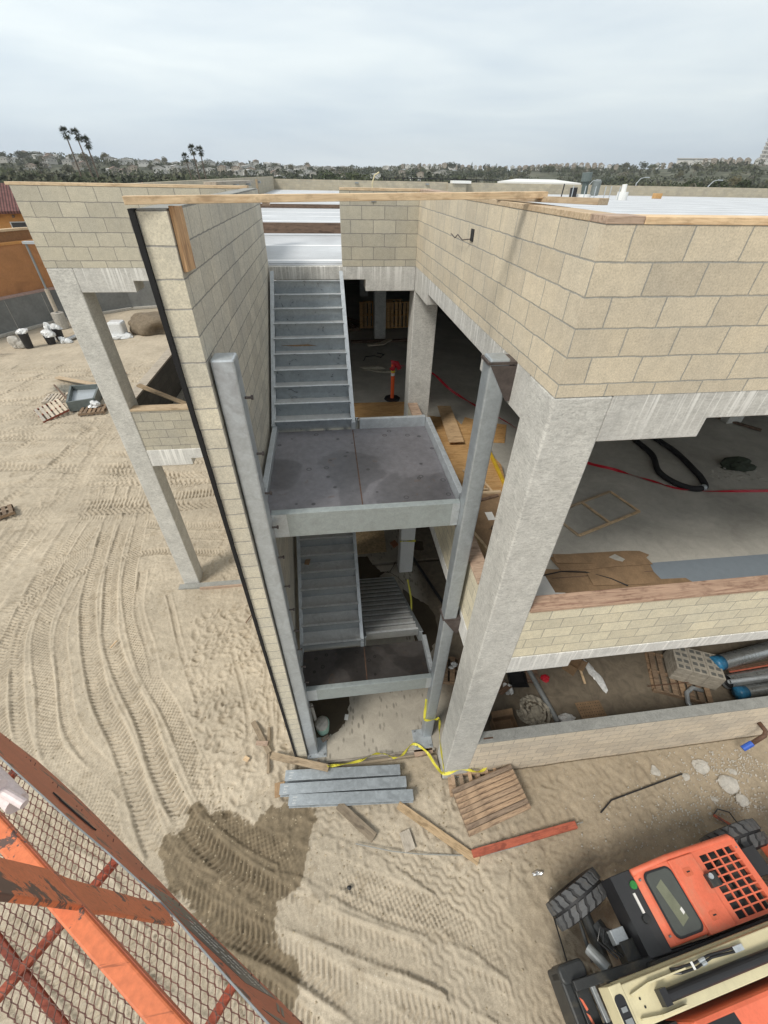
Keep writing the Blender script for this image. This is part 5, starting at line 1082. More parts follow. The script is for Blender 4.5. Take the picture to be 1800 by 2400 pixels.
inplane('post', [(-.555, -1.095), (-.50, -.776), (-.44, -.45), (-.60, -.45), (-.622, -.888), (-.665, -1.095)], -.006, .004, m_bask, wpf, .002)
# decal with lettering
dec = inplane('decal', [(-1.02, -2.25), (-.85, -2.22), (-.70, -2.165), (-.43, -2.22), (-.36, -2.60), (-.98, -2.66)], .0002, .0008, m_blk2, toe)
m_let = plain('decal_letters', (.62, .62, .60), .5, bump=0); m_dred = plain('decal_red', (.45, .05, .03), .5, bump=0)
for s__, a, z, sz in (('SAN DIEGO', -.475, -2.32, .082), ('INLAND EMPIRE', -.425, -2.42, .082), ('ORANGE COUNTY', -.385, -2.52, .086)):
    text(s__, sz*.62, pp(a, z, .0012), -Dd, (0, 0, 1), m_let, dec, .0002)
rq = MB()
for i in range(6):
    for j in range(4):
        if (i*j) % 5 == 3: continue
        c = pp(-.79-i*.04, -2.28-j*.055, .0010); rq.bar(c-Dd*.007, c+Dd*.007, .0006, .016)
rq.build('red_dot_pattern', m_dred, dec)['kind'] = 'stuff'
inplane('decal', [(-.31, -2.02), (-.16, -2.2), (.1, -2.15), (.1, -2.45), (-.2, -2.40)], .0002, .0008, m_blk2, toe)
inplane('white_mark', [(-.20, -2.18), (-.14, -2.22), (-.13, -2.3), (-.17, -2.34), (-.2, -2.27)], .0009, .0012, m_let, toe)
for a in (-.30, -.28): inplane('scratch_mark', [(a, -2.30), (a+.012, -2.30), (a-.03, -2.5), (a-.045, -2.5)], .0005, .001, m_blk2, toe)
for a in (-1.42, -1.37): inplane('black_pin', [(a-.16, -2.20), (a-.16, -2.175), (a, -2.30), (a, -2.33)], .002, .008, m_blk2, toe)
# mesh floor
ZF = -2.58; Wd, Hd = .031, .070
md = MB(); base = pp(0, ZF, 0)
Dx = Vector((.80, .60, 0)).normalized(); Dy = Vector((-.60, .80, 0)).normalized()
O0 = base - Dx*2.0 - Dy*1.2
for j in range(120):
    for i in range(110):
        p = O0 + Dx*(i*Wd + (Wd/2 if j % 2 else 0)) + Dy*(j*Hd/2); q_ = p-base; a = q_.dot(Dd); n = q_.dot(Nn)
        if not (-2.8 < a < .25 and -.55 < n < -.012): continue
        bb = Dy*(Hd*.07); md.bar(p-bb, p+bb, .0066, .003)
        for sx in (-1, 1): md.bar(p+bb, p + Dx*(sx*Wd/2) + Dy*(Hd/2) - bb, .0034, .003)
md.build('mesh_floor', m_mesh, wpf)
for k, a in enumerate((-2.2, -1.35, -.55, .1)):
    MB().bar(pp(a, ZF-.06, -.01), pp(a-.02, ZF-.06, -.6), .035, .035).build('floor_beam', m_redw, wpf, .004)
MB().bar(pp(-2.8, ZF-.08, -.47), pp(.3, ZF-.08, -.47), .03, .03).build('floor_beam', m_redw, wpf, .004)
pf_ = pp(-1.36, -1.62, -.04); fm = plain('pink_white_plastic', (.66, .56, .55), .4, bump=0)
MB().tube([pf_-Dd*.22, pf_+Dd*.01], .03, 18).tube([pf_-Dd*.22-Vector((0, 0, .085)), pf_+Dd*.05-Vector((0, 0, .085))], .034, 18).tube([pf_-Vector((0, 0, .03)), pf_+Nn*.015+Dd*.10-Vector((0, 0, .05))], .015, 12).build('plastic_fitting', fm, wpf)

# ------------------------------------------------------------------ loader (telehandler), built in its own frame: X along the machine, Y to the building
tl = thing('telehandler', (0, 0, 0), 'orange and cream telescopic loader parked on the sand at the lower right', 'telehandler')
def T(name, mb, mat, par=None, **k): return mb.build(name, mat, par or tl, **k)
def rbox(x0, y0, x1, y1, r, n=5):
    o = []
    for cx, cy, a0 in ((x1-r, y1-r, 0), (x0+r, y1-r, 90), (x0+r, y0+r, 180), (x1-r, y0+r, 270)):
        for i in range(n+1): a = R(a0+90*i/n); o.append((cx+r*math.cos(a), cy+r*math.sin(a)))
    return o
hood = T('hood', MB().prism([(.0, .9), (.0, 1.40), (.06, 1.475), (.56, 1.50), (.60, 1.50), (.60, .9)], -.80, .02, 1), m_orange, bevel=.025)
# pan with window frame, panel, grille
T('window_gasket', MB().prism(rbox(.09, -.76, .57, -.04, .09), 1.492, 1.506, 2), m_blk2, hood, bevel=.004)
gl = T('hood_window', MB().prism(rbox(.115, -.735, .545, -.065, .08), 1.500, 1.5095, 2), m_glass, hood)
T('paper_behind_glass', MB().prism([(.2, -.22), (.33, -.16), (.42, -.60), (.27, -.66)], 1.5097, 1.5105, 2), plain('faded_paper', (.17, .18, .125), .4, bump=0), gl)
T('sticker', MB().prism([(.36, -.50), (.40, -.48), (.41, -.54), (.37, -.56)], 1.5106, 1.511, 2), m_white, gl)
pn = T('hood_panel', MB().box(.585, -.82, 1.40, 1.02, .0, 1.52), m_orange, hood, bevel=.012)
for y in (-.18, -.66):
    T('latch_recess', MB().prism(rbox(.72, y-.05, .86, y+.05, .03), 1.5, 1.524, 2), plain('latch_orange', (.60, .14, .07), .5) if y > -.5 else bpy.data.materials['latch_orange'], pn)
    T('latch_slot', MB().box(.765, y-.008, 1.5245, .82, y+.008, 1.528), m_blk2, pn)
T('work_lamp', MB().box(.98, -.42, 1.50, 1.14, -.26, 1.60), m_frame, pn, bevel=.01); T('lamp_glass', MB().tube([(1.03, -.3, 1.6), (1.03, -.3, 1.625)], .035, 14), m_galvL, pn)
T('hood_body', MB().box(.6, -.80, .75, 1.80, .0, 1.30), m_frame, bevel=.01)
gf = MB(); gx0, gx1, gy0, gy1 = 1.12, 1.74, -.78, -.06
gf.box(1.02, -.82, 1.44, gx0, .0, 1.49); gf.box(gx1, -.82, 1.40, 1.84, .0, 1.485)
gf.box(gx0, gy1, 1.43, gx1, .0, 1.487); gf.box(gx0, -.82, 1.43, gx1, gy0, 1.487)
for i in range(1, 4): xx = gx0+(gx1-gx0)*i/4; gf.box(xx-.011, gy0, 1.455, xx+.011, gy1, 1.480)
for j in range(1, 8): yy = gy0+(gy1-gy0)*j/8; gf.box(gx0, yy-.009, 1.456, gx1, yy+.009, 1.482)
T('grille', gf, m_orange, hood)
T('engine', MB().box(1.15, -.7, 1.30, 1.4, -.4, 1.40).box(1.45, -.6, 1.3, 1.7, -.2, 1.38).tube([(1.2, -.3, 1.38), (1.6, -.15, 1.38)], .04, 8), m_frame, hood)
T('side_tube', MB().tube([(-.02, .0, 1.44), (.6, .035, 1.46), (1.78, .035, 1.46), (1.84, -.01, 1.43)], .045, 12), m_orange, hood, smooth=True)
for bx_, by_ in ((.62, -.06), (.62, -.76), (1.0, -.06), (1.0, -.76), (.03, -.1), (.03, -.7), (1.79, -.1), (1.79, -.72)): T('bolt_head', MB().tube([(bx_, by_, 1.46), (bx_, by_, 1.508 if bx_ < 1.01 else 1.492)], .012, 6), m_galvD, hood)
T('front_fender', MB().prism([(-.30, .86), (-.26, 1.20), (-.12, 1.36), (.0, 1.40), (.0, 1.33), (-.10, 1.29), (-.2, 1.17), (-.24, .86)], -.84, .05, 1), m_blk2, bevel=.01)
T('fender_cap', MB().tube([(-.06, -.12, 1.38), (-.06, -.12, 1.42)], .05, 14), plain('green_cap', (.03, .22, .05), .5), bevel=.004)
T('fender_label', MB().box(-.12, -.42, 1.36, -.09, -.2, 1.385), m_white)
T('fender_knob', MB().tube([(-.12, -.48, 1.34), (-.12, -.48, 1.40)], .05, 12), m_frame)
T('inner_guard', MB().box(-.12, -.84, .85, .0, .0, 1.30), m_frame)
# frame, axle, front bumper
T('chassis_rail', MB().bar((-1.40, -.82, 1.05), (1.9, -.93, 1.28), .10, .16).bar((-1.40, -1.24, 1.05), (1.9, -1.35, 1.1), .10, .16), m_frame, bevel=.01)
T('side_cover', MB().box(-.35, -.93, .9, 2.6, -.85, 1.38), m_frame, bevel=.01)
fb = T('front_bumper', MB().box(-1.52, -1.7, .45, -1.38, -.62, .98), m_frame, bevel=.03)
T('bumper_end', MB().prism(rbox(-1.52, -.80, -1.12, -.60, .07), .62, 1.02, 2), m_frame, fb, bevel=.03)
text('JLG', .16, (-1.375, -.98, .99), (0, -1, 0), (1, 0, 0), m_frame, fb) if False else None
for a, b in (((-1.36, -.93), (-1.33, -1.05)), ((-1.345, -1.07), (-1.31, -1.22)), ((-1.33, -1.26), (-1.29, -1.6))):
    T('orange_lettering', MB().prism([(a[0], a[1]), (a[0]+.035, a[1]-.03), (b[0]+.03, b[1]), (b[0], b[1]-.01)], .985, .99, 2), m_orange, fb)
T('front_plate', MB().box(-1.38, -1.7, .80, -1.18, -.84, .985), m_frame, fb, bevel=.01); T('cross_bar', MB().bar((-1.17, -.80, 1.10), (-1.12, -1.7, 1.05), .06, .08), m_galvD, fb, bevel=.01)
T('axle', MB().tube([(-.62, .05, .52), (-.66, -1.8, .52)], .09, 12).tube([(-.52, -.35, .55), (-.45, -.65, .62)], .10, 12).tube([(-.75, .0, .60), (-.85, -.7, .62)], .03, 8), m_frame, smooth=False)
T('steering_cylinder', MB().tube([(-.80, -.80, .95), (-.92, -.55, .85)], .075, 14), m_galvD)
T('valve_block', MB().box(-.55, -.62, .85, -.33, -.46, 1.0), m_galvL, bevel=.01); T('hydraulic_box', MB().box(-.50, -.84, .75, -.28, -.60, 1.02), m_frame, bevel=.01)
hm = MB()
for i in range(7): hm.tube([(-.5+.02*i, -.5, .95), (-.62+.05*i, -.40-.02*i, .9), (-.72+.07*i, -.52-.03*i, .82), (-.6+.05*i, -.74, .95)], .013, 6)
T('hydraulic_hoses', hm, m_blk2); 
T('long_lever', MB().bar((-1.05, .02, .35), (-1.28, -.60, .80), .018, .018), m_blk2)
T('mirror_wire', MB().tube([(1.78, .0, 1.42), (1.86, .15, 1.55), (1.9, .3, 1.4)], .01, 6), m_blk2)
# wheels
def wheel(x, y, z, r, w, yaw, label=None):
    t = thing('wheel', (x, y, z), None, None); t.parent = tl; 
    for kk in ('label', 'category'):
        if kk in t: del t[kk]
    PB[t.name] = Vector((0, 0, 0))
    # tyre profile revolved about local Y
    prof = [(-w/2, r*.62), (-w/2-.012, r*.80), (-w/2+.015, r*.93), (-w/2+.06, r*.945), (w/2-.06, r*.945), (w/2-.015, r*.93), (w/2+.012, r*.80), (w/2, r*.62)]; n = 40
    vs = []; fs = []; m = len(prof)
    for i in range(n):
        a = 2*PI*i/n
        for yy, rr in prof: vs.append((rr*math.cos(a), yy, rr*math.sin(a)))
    for i in range(n):
        for k in range(m-1): fs.append((i*m+k, ((i+1) % n)*m+k, ((i+1) % n)*m+k+1, i*m+k+1))
    ty_ = MB().add(vs, fs).build('tyre', m_black, t)
    lg = MB(); N = 20
    def on(a, yy, rr): return Vector((rr*math.cos(a), yy, rr*math.sin(a)))
    for i in range(N):
        for sgn in (-1, 1):
            a0 = 2*PI*(i+(.5 if sgn > 0 else 0))/N; da = 2*PI/N*.42
            path = [(0.02*sgn, a0), (sgn*w*.22, a0+da*.55), (sgn*w*.34, a0+da*.45), (sgn*(w/2-.004), a0+da*1.25)]
            for q in range(3):
                (ya, aa), (yb, ab) = path[q], path[q+1]; h = da*.86
                v = [on(aa-h, ya, r*.93), on(aa+h, ya, r*.93), on(ab+h, yb, r*.93), on(ab-h, yb, r*.93), on(aa-h*.9, ya, r*1.01), on(aa+h*.9, ya, r*1.01), on(ab+h*.9, yb, r*(1.005 if q < 2 else .985)), on(ab-h*.9, yb, r*(1.005 if q < 2 else .985))]
                lg.add(v, [(0, 1, 2, 3), (7, 6, 5, 4), (0, 4, 5, 1), (1, 5, 6, 2), (2, 6, 7, 3), (3, 7, 4, 0)])
    lg.build('tread_lugs', m_tyre, ty_)
    MB().tube([(0, w*.25, 0), (0, w*.30, 0), (0, w*.30, 0), (0, w*.47, 0)], [r*.60, r*.60, r*.35, r*.62], 28, True).build('rim', m_galvD, t)
    t.location = (x, y, z); t.rotation_euler = (0, 0, yaw); return t
wheel(-.62, -.02, .50, .50, .36, R(14)); wheel(2.55, .02, .50, .50, .36, 0); wheel(-.62, -2.1, .5, .5, .36, R(14)); wheel(2.55, -2.25, .5, .5, .36, 0)
T('rear_fender', MB().prism([(2.02, .9), (2.1, 1.12), (2.3, 1.2), (2.3, 1.15), (2.13, 1.08), (2.06, .9)], -.48, -.12, 1), m_blk2, bevel=.008)
# boom
bm = T('boom', MB().box(-1.10, -1.255, 1.60, 4.6, -.90, 1.92), m_cream, bevel=.012)
T('boom_head', MB().prism([(-1.27, 1.58), (-1.27, 1.93), (-1.10, 1.93), (-1.10, 1.86), (-1.19, 1.86), (-1.19, 1.64), (-1.10, 1.64), (-1.10, 1.58)], -1.45, -.88, 1), m_cream, bm, bevel=.008)
T('head_opening', MB().prism(rbox(-1.262, -1.40, -1.13, -.96, .05), 1.93, 1.934, 2), m_blk2, bm); T('head_pins', MB().box(-1.24, -1.2, 1.934, -1.15, -1.15, 1.95).box(-1.23, -1.1, 1.934, -1.16, -1.06, 1.95).box(-1.24, -1.32, 1.934, -1.15, -1.29, 1.95), m_galvD, bm)
T('boom_rib', MB().box(-.80, -.97, 1.92, -.25, -.955, 2.0).bar((-.80, -.965, 1.95), (-1.05, -1.0, 1.95), .015, .06), m_cream, bm); T('boom_rib', MB().box(-.80, -1.225, 1.92, -.45, -1.21, 2.0).bar((-.8, -1.217, 1.95), (-1.05, -1.19, 1.95), .015, .06), m_cream, bm)
T('boom_side_lip', MB().box(-1.10, -.90, 1.60, 4.6, -.875, 1.70), m_cream, bm)
T('boom_bolts', MB().tube([(-.95, -1.05, 1.92), (-.95, -1.05, 1.93)], .012, 8).tube([(-.93, -1.12, 1.92), (-.93, -1.12, 1.93)], .012, 8), m_blk2, bm)
T('lift_cylinder', MB().tube([(-.70, -1.10, 1.99), (4.4, -1.11, 2.02)], .058, 18).box(-.73, -1.17, 1.92, -.64, -1.03, 2.05), m_blk2, bm)
T('hose_pair', MB().tube([(-.42, -.93, 1.93), (-.35, -.94, 1.98), (-.1, -.95, 1.985), (.12, -.935, 1.98), (.5, -.955, 1.98)], .013, 8).tube([(-.42, -.96, 1.93), (-.33, -.985, 1.98), (-.1, -.99, 1.985), (.15, -.96, 1.98), (.5, -.985, 1.98)], .013, 8), m_blk2, bm)
T('hose_manifold', MB().box(.48, -1.0, 1.93, .62, -.94, 2.0), m_galvL, bm, bevel=.006); T('hose_coupling', MB().tube([(-.02, -.985, 1.985), (.05, -.98, 1.985)], .02, 8), m_galvL, bm); T('hose_coupling', MB().tube([(-.04, -.95, 1.985), (.05, -.945, 1.985)], .02, 8), m_galvL, bm); T('tape_flag', MB().box(-.16, -1.0, 1.998, -.13, -.93, 2.003), m_white, bm)
# cab on the far side
cb2 = T('cab', MB().prism([(-.40, -2.4), (-.45, -1.34), (2.2, -1.34), (2.2, -2.4)], 1.0, 1.88, 2), m_orange, bevel=.05)
T('cab_window', MB().prism([(-.30, -1.40), (.10, -1.40), (.22, -2.3), (-.25, -2.3)], 1.881, 1.886, 2), m_blk2, cb2); T('cab_front_glass', MB().box(-.452, -2.3, 1.2, -.44, -1.4, 1.8), m_glass, cb2); T('front_frame', MB().box(-.8, -1.6, .9, -.46, -1.34, 1.5), m_frame, cb2)
T('counterweight', MB().box(2.9, -2.0, .5, 3.6, -.1, 1.3), m_orange, bevel=.04)
tl.location = (2.31, -2.01, 0); tl.rotation_euler = (0, 0, R(6))

# ------------------------------------------------------------------ far terrain, trees, houses
def elcrest(azd):
    return float(np.interp(azd, [-60, -40, -28, -21.5, -17, -11, -2, 7, 16, 24.7, 28.7, 31.8, 35, 39, 42, 55, 70], [.7, .75, .68, .55, .45, .45, .32, .38, .55, .62, .70, .82, .90, 1.05, 1.12, 1.2, 1.2]))
def terr(x, y):
    dx, dy = x-CAM.x, y-CAM.y; r = math.hypot(dx, dy); a = math.degrees(math.atan2(dx, dy)); h = CAM.z + math.tan(R(elcrest(a)))*720
    t = max(0, min(1, (r-230)/490)); t2 = t*t*(3-2*t); z = h*t2 + 1.8*math.sin(x*.031+1)*math.sin(y*.027)*min(1, t*3)
    if r > 720: z -= (r-720)*.004
    return z-.3
hv = []; hf = []; NA, NR_ = 150, 60
for i in range(NA+1):
    a = R(-66+135*i/NA)
    for j in range(NR_+1):
        r = 200+(1500-200)*(j/NR_)**1.5; x, y = CAM.x+r*math.sin(a), CAM.y+r*math.cos(a); hv.append((x, y, terr(x, y)))
for i in range(NA):
    for j in range(NR_): k_ = i*(NR_+1)+j; hf.append((k_, k_+NR_+1, k_+NR_+2, k_+1))
s = M('hill_scrub', .95, spec=.1); ob = s.co('Object'); a_ = s.noise(ob, .02, 6, .65); b_ = s.noise(ob, .12, 5, .7)
k = s.ramp(a_, (.35, (.055, .062, .042)), (.52, (.09, .095, .065)), (.66, (.16, .15, .11))); k = s.mix(1, k, s.ramp(b_, (.3, .55), (.7, 1.35)), 'MULTIPLY'); s.col(k)
hl = MB().add(hv, hf).build('hills', s.m, smooth=True); hl['kind'] = 'structure'
def crown(name, seed, n, rx, rz, leafs, mat, clumps=9, lo=.25):
    g = np.random.default_rng(seed); cs = g.normal(0, .42, (clumps, 3)); cs[:, 2] = np.abs(cs[:, 2])*.9+.1; rr = g.uniform(.35, .6, clumps)
    ci = g.integers(0, clumps, n); d = g.normal(0, 1, (n, 3)); d /= np.linalg.norm(d, axis=1)[:, None]; p = cs[ci]+d*(rr[ci]*g.uniform(.75, 1.05, n)**.5)[:, None]
    p *= np.array([rx, rx, rz]); p[:, 2] += rz*lo
    u = g.normal(0, 1, (n, 3)); u /= np.linalg.norm(u, axis=1)[:, None]; w = np.cross(u, g.normal(0, 1, (n, 3))); w /= np.linalg.norm(w, axis=1)[:, None]; sz = leafs*g.uniform(.6, 1.3, n)[:, None]
    v = np.stack([p-u*sz-w*sz*.6, p+u*sz-w*sz*.5, p+u*sz*.8+w*sz*.6, p-u*sz*.7+w*sz*.7], 1).reshape(-1, 3)
    me_ = bpy.data.meshes.new(name); me_.vertices.add(len(v)); me_.vertices.foreach_set('co', v.astype(np.float32).ravel()); f = np.arange(4*n, dtype=np.int32)
    me_.loops.add(4*n); me_.loops.foreach_set('vertex_index', f); me_.polygons.add(n); me_.polygons.foreach_set('loop_start', f[::4].copy()); me_.polygons.foreach_set('loop_total', np.full(n, 4, np.int32)); me_.update(calc_edges=True); me_.materials.append(mat); return me_
trunk_me = None
tb = MB().tube([(0, 0, -1), (.05, 0, 2), (0, .1, 5)], [.35, .28, .15], 7).bar((0, 0, 3), (1.3, .4, 5.6), .16, .16, taper=.4).bar((0, 0, 2.6), (-1.1, -.5, 5.4), .16, .16, taper=.4); to = tb.build('trunk', m_trunk); trunk_me = to.data; bpy.data.objects.remove(to)
crowns = {'round': [crown('crown_round', 100+i, 700, 4.2, 3.6, .42, m, 10) for i, m in enumerate((L1, L2, L1, L3))], 'tall': [crown('crown_tall', 200+i, 600, 2.3, 5.6, .40, m, 9) for i, m in enumerate((L1, L2, L3))], 'dense': [crown('crown_dense', 300, 3200, 5.2, 4.0, .30, L1, 16), crown('crown_dense', 301, 3200, 5.4, 3.8, .30, L2, 16)]}
LBL = {'round': 'rounded dark tree among the houses on the far hillside', 'tall': 'tall narrow tree among the houses on the far hillside'}
def tree(kind, x, y, z, sc_, rz, label, group=None, cat='tree'):
    t = bpy.data.objects.new('tree', None); COL.objects.link(t); t.location = (x, y, z); t.scale = (sc_, sc_, sc_*random.uniform(.85, 1.15)); t.rotation_euler = (0, 0, rz); tag(t, label, cat, group)
    for nm, me_, zz in (('trunk', trunk_me, 0), ('crown', random.choice(crowns[kind]), 2.6)):
        o = bpy.data.objects.new(nm, me_); COL.objects.link(o); o.parent = t; o.location = (0, 0, zz)
    return t
def pol(azd, r): a = R(azd); return CAM.x+r*math.sin(a), CAM.y+r*math.cos(a)
rs = random.Random(5)
for i in range(290):
    az = rs.uniform(-31, 45); r = rs.choice((rs.uniform(300, 480), rs.uniform(480, 700), rs.uniform(690, 740))); x, y = pol(az, r); kd = rs.choice(('round', 'round', 'tall'))
    tree(kd, x, y, terr(x, y)-.5, rs.uniform(.42, .85)*(1 if r < 480 else 1.15)*(.7 if kd == 'tall' else 1), rs.uniform(0, 6), LBL[kd], 'trees on the far hillside' if kd == 'round' else 'narrow trees on the far hillside')
for (az, el, r, sc_, lb) in ((1.8, .55, 210, 1.15, 'big dark bushy tree right behind the middle of the far parapet'), (4.6, .35, 215, 1.0, 'lower dark tree joined to the right of the big bushy tree behind the parapet'), (39.4, .62, 190, 1.2, 'broad dark green tree behind the right end of the far parapet'), (41.0, .25, 195, .9, 'smaller dark tree at the right of the broad green tree'), (35.2, -.05, 180, .7, 'low dark shrubby tree behind the right part of the far parapet'), (36.8, .0, 182, .65, 'second low dark shrub behind the right part of the far parapet')):
    x, y = pol(az, r); top = CAM.z+math.tan(R(el))*r; tree('dense', x, y, top-8.6*sc_*1.05, sc_, rs.uniform(0, 6), lb)
# masses of valley trees nobody could count
mv = []
g = np.random.default_rng(77); NB = 1900
azs = g.uniform(-33, 47, NB); rsn = np.where(g.random(NB) < .55, g.uniform(170, 330, NB), g.uniform(330, 720, NB)); ps_ = []
for a_, r__ in zip(azs, rsn):
    x, y = pol(a_, r__); z = terr(x, y) if r__ > 230 else 0; sz = g.uniform(2.2, 4.2)*(1.0 if r__ > 330 else 1.1); zc = max(z, 0)+sz*.5 + (g.uniform(1, 3.6) if r__ < 330 else 0)
    n = 62; d = g.normal(0, 1, (n, 3)); d /= np.linalg.norm(d, axis=1)[:, None]; ps_.append(np.array([x, y, zc])+d*np.array([sz*1.3, sz*1.3, sz*.8])*g.uniform(.6, 1.05, (n, 1)))
p = np.vstack(ps_); n = len(p); u = g.normal(0, 1, (n, 3)); u /= np.linalg.norm(u, axis=1)[:, None]; w = np.cross(u, g.normal(0, 1, (n, 3))); w /= np.linalg.norm(w, axis=1)[:, None]; sz = .62*g.uniform(.6, 1.5, n)[:, None]
v = np.stack([p-u*sz-w*sz*.6, p+u*sz-w*sz*.5, p+u*sz*.8+w*sz*.6, p-u*sz*.7+w*sz*.7], 1).reshape(-1, 3); me_ = bpy.data.meshes.new('distant_tree_cover'); me_.vertices.add(len(v)); me_.vertices.foreach_set('co', v.astype(np.float32).ravel()); f = np.arange(4*n, dtype=np.int32)
me_.loops.add(4*n); me_.loops.foreach_set('vertex_index', f); me_.polygons.add(n); me_.polygons.foreach_set('loop_start', f[::4].copy()); me_.polygons.foreach_set('loop_total', np.full(n, 4, np.int32)); me_.update(calc_edges=True)
s = M('valley_leaves', .8, spec=.15); a_ = s.noise(s.co('Object'), .05, 5, .6); b_ = s.noise(s.co('Object'), .4, 3, .6); k = s.ramp(a_, (.35, (.035, .045, .024)), (.5, (.065, .075, .04)), (.63, (.11, .105, .07)), (.72, (.20, .18, .15))); s.col(s.mix(1, k, s.ramp(b_, (.3, .6), (.7, 1.35)), 'MULTIPLY')); me_.materials.append(s.m)
o = bpy.data.objects.new('distant_tree_cover', me_); COL.objects.link(o); tag(o, 'mass of dark treetops filling the valley behind the building', 'trees', kind='stuff')
# houses
HM = {}
def house_mesh(k, w, d, h, rh, wall, roof):
    wl = MB().prism([(-w/2, -3), (w/2, -3), (w/2, h), (0, h+rh), (-w/2, h)], -d/2, d/2, 1).build('wall', wall); wl_me = wl.data; bpy.data.objects.remove(wl)
    rf = MB(); 
    for sx in (-1, 1): rf.prism([(0, h+rh+.05), (sx*(w/2+.6), h-.25), (sx*(w/2+.6), h+.1), (0, h+rh+.4)], -d/2-.5, d/2+.5, 1)
    ro = rf.build('roof', roof); rme = ro.data; bpy.data.objects.remove(ro)
    wb = MB()
    for lv in range(int(h//2.8)):
        for q in (-.32, 0, .32): wb.box(q*w-.7, -d/2-.06, 1+lv*2.8, q*w+.7, -d/2-.01, 2.3+lv*2.8)
    for q in (-.25, .25): wb.box(w/2+.01, q*d-.7, 1, w/2+.06, q*d+.7, 2.2); wb.box(-w/2-.06, q*d-.7, 1, -w/2-.01, q*d+.7, 2.2)
    wo_ = wb.build('windows', m_winh); wme = wo_.data; bpy.data.objects.remove(wo_); HM[k] = (wl_me, rme, wme)
m_h1 = plain('pale_wall', (.40, .385, .35), .9, var=.03); m_h2 = plain('beige_wall', (.33, .285, .23), .9, var=.03); m_h3 = plain('white_wall', (.54, .53, .50), .9, var=.03)
m_r1 = plain('grey_roof', (.27, .265, .25), .9, var=.1); m_r2 = plain('brown_roof', (.20, .14, .11), .9, var=.1); m_r3 = plain('light_roof', (.55, .54, .52), .9, var=.05); m_r4 = plain('red_roof', (.36, .12, .08), .9, var=.1)
house_mesh('a', 15, 9, 3.2, 1.8, m_h1, m_r1); house_mesh('b', 13, 9, 5.8, 2.0, m_h2, m_r2); house_mesh('c', 18, 10, 3.4, 1.2, m_h3, m_r3); house_mesh('d', 9, 9, 6.2, 2.2, m_h2, m_r2); house_mesh('e', 9, 9, 6.2, 2.2, m_h3, m_r2); house_mesh('f', 12, 9, 4, 2, m_h3, m_r4)
HL = {'a': ('pale low house with a grey roof on the far hillside', 'grey roofed houses on the hillside'), 'b': ('beige two storey house with a brown roof on the far hillside', 'beige houses on the hillside'), 'c': ('long white low house with a light roof on the far hillside', 'white houses on the hillside'), 'd': ('beige terraced house with brown roof in the rows on the right hillside', 'terraced houses on the right hillside'), 'e': ('white terraced house with brown roof in the rows on the right hillside', 'white terraced houses on the right hillside')}
def house(k, x, y, z, rz, label, group=None):
    t = bpy.data.objects.new('house', None); COL.objects.link(t); t.location = (x, y, z); t.rotation_euler = (0, 0, rz); hs_ = .47 if group else .8; t.scale = (hs_,)*3; tag(t, label, 'house', group)
    for nm, me_ in zip(('wall', 'roof', 'windows') if group else ('wall', 'roof'), HM[k]): o = bpy.data.objects.new(nm, me_); COL.objects.link(o); o.parent = t
for i in range(165):
    az = rs.uniform(-31, 2) if i < 140 else rs.uniform(2, 15); r = rs.uniform(400, 725); x, y = pol(az, r); k = rs.choice('aabcc'); house(k, x, y, terr(x, y)+rs.uniform(1.5, 3), -R(az)+rs.uniform(-.5, .5), *HL[k])
for row, (r, az0, az1, st_) in enumerate(((700, 9, 29, .95), (655, 20.5, 31, 1.0), (715, 34, 46, .95), (690, 37, 46, 1.1))):
    az = az0
    while az < az1:
        x, y = pol(az, r+rs.uniform(-6, 6)); k = rs.choice('dde'); house(k, x, y, terr(x, y)+2.5, -R(az)+rs.uniform(-.2, .2), *HL[k]); az += st_*.62*rs.uniform(.8, 1.2)
for az, r, lb in ((-17.6, 175, 'small house with a red roof just behind the left parapet'), (-15.2, 180, 'second small red roofed house behind the left parapet, right one')):
    x, y = pol(az, r); house('f', x, y, 1.6, -R(az), lb)
for az, r, lb, sc_ in ((10.5, 190, 'pale hipped roof building behind the dark railing', 1), (13.8, 200, 'second pale roofed building behind the dark railing', 1)):
    x, y = pol(az, r); house('c', x, y, 3.6, -R(az), lb)
# tower with slanting side
tw = thing('office_tower', (*pol(44.2, 760), 6), 'pale tall tower with a gridded facade at the right edge of the skyline', 'tower')
tx, ty_ = pol(44.2, 760); ax = R(44.2); ex = Vector((math.cos(ax), -math.sin(ax), 0)); ey = Vector((math.sin(ax), math.cos(ax), 0))
NL = 15
for k in range(NL):
    z0 = 4+k*3.4; wdt = 33; c = Vector((tx, ty_, z0)); MB().bar(c-ex*wdt/1+Vector((0, 0, 0)), c+ex*25, 26, .9).build('floor_slab', m_h3, tw); MB().bar(c-ex*(wdt-1)+Vector((0, 0, 1.9)), c+ex*25+Vector((0, 0, 1.9)), 24, 2.6).build('window_band', m_r1, tw)
tw_m = MB()
for q in range(9):
    for k in range(NL):
        wdt = 33; xx = -wdt+2+q*3.6; c = Vector((tx, ty_, 4+k*3.4))+ex*xx-ey*12.6; tw_m.bar(c, c+Vector((0, 0, 3.4)), .5, .5)
tw_m.build('pier_grid', m_h3, tw)
wb_ = thing('hilltop_building', (*pol(36.8, 715), 18), 'long white modern building on the crest of the right hill', 'building'); x, y = pol(36.8, 715); a = R(36.8); ex2 = Vector((math.cos(a), -math.sin(a), 0)); z = terr(x, y)+3
MB().bar(Vector((x, y, z+2))-ex2*16, Vector((x, y, z+2))+ex2*22, 14, 6).build('wall', m_h3, wb_); MB().bar(Vector((x, y, z+5.2))-ex2*17, Vector((x, y, z+5.2))+ex2*23, 16, .6).build('roof', m_r3, wb_)
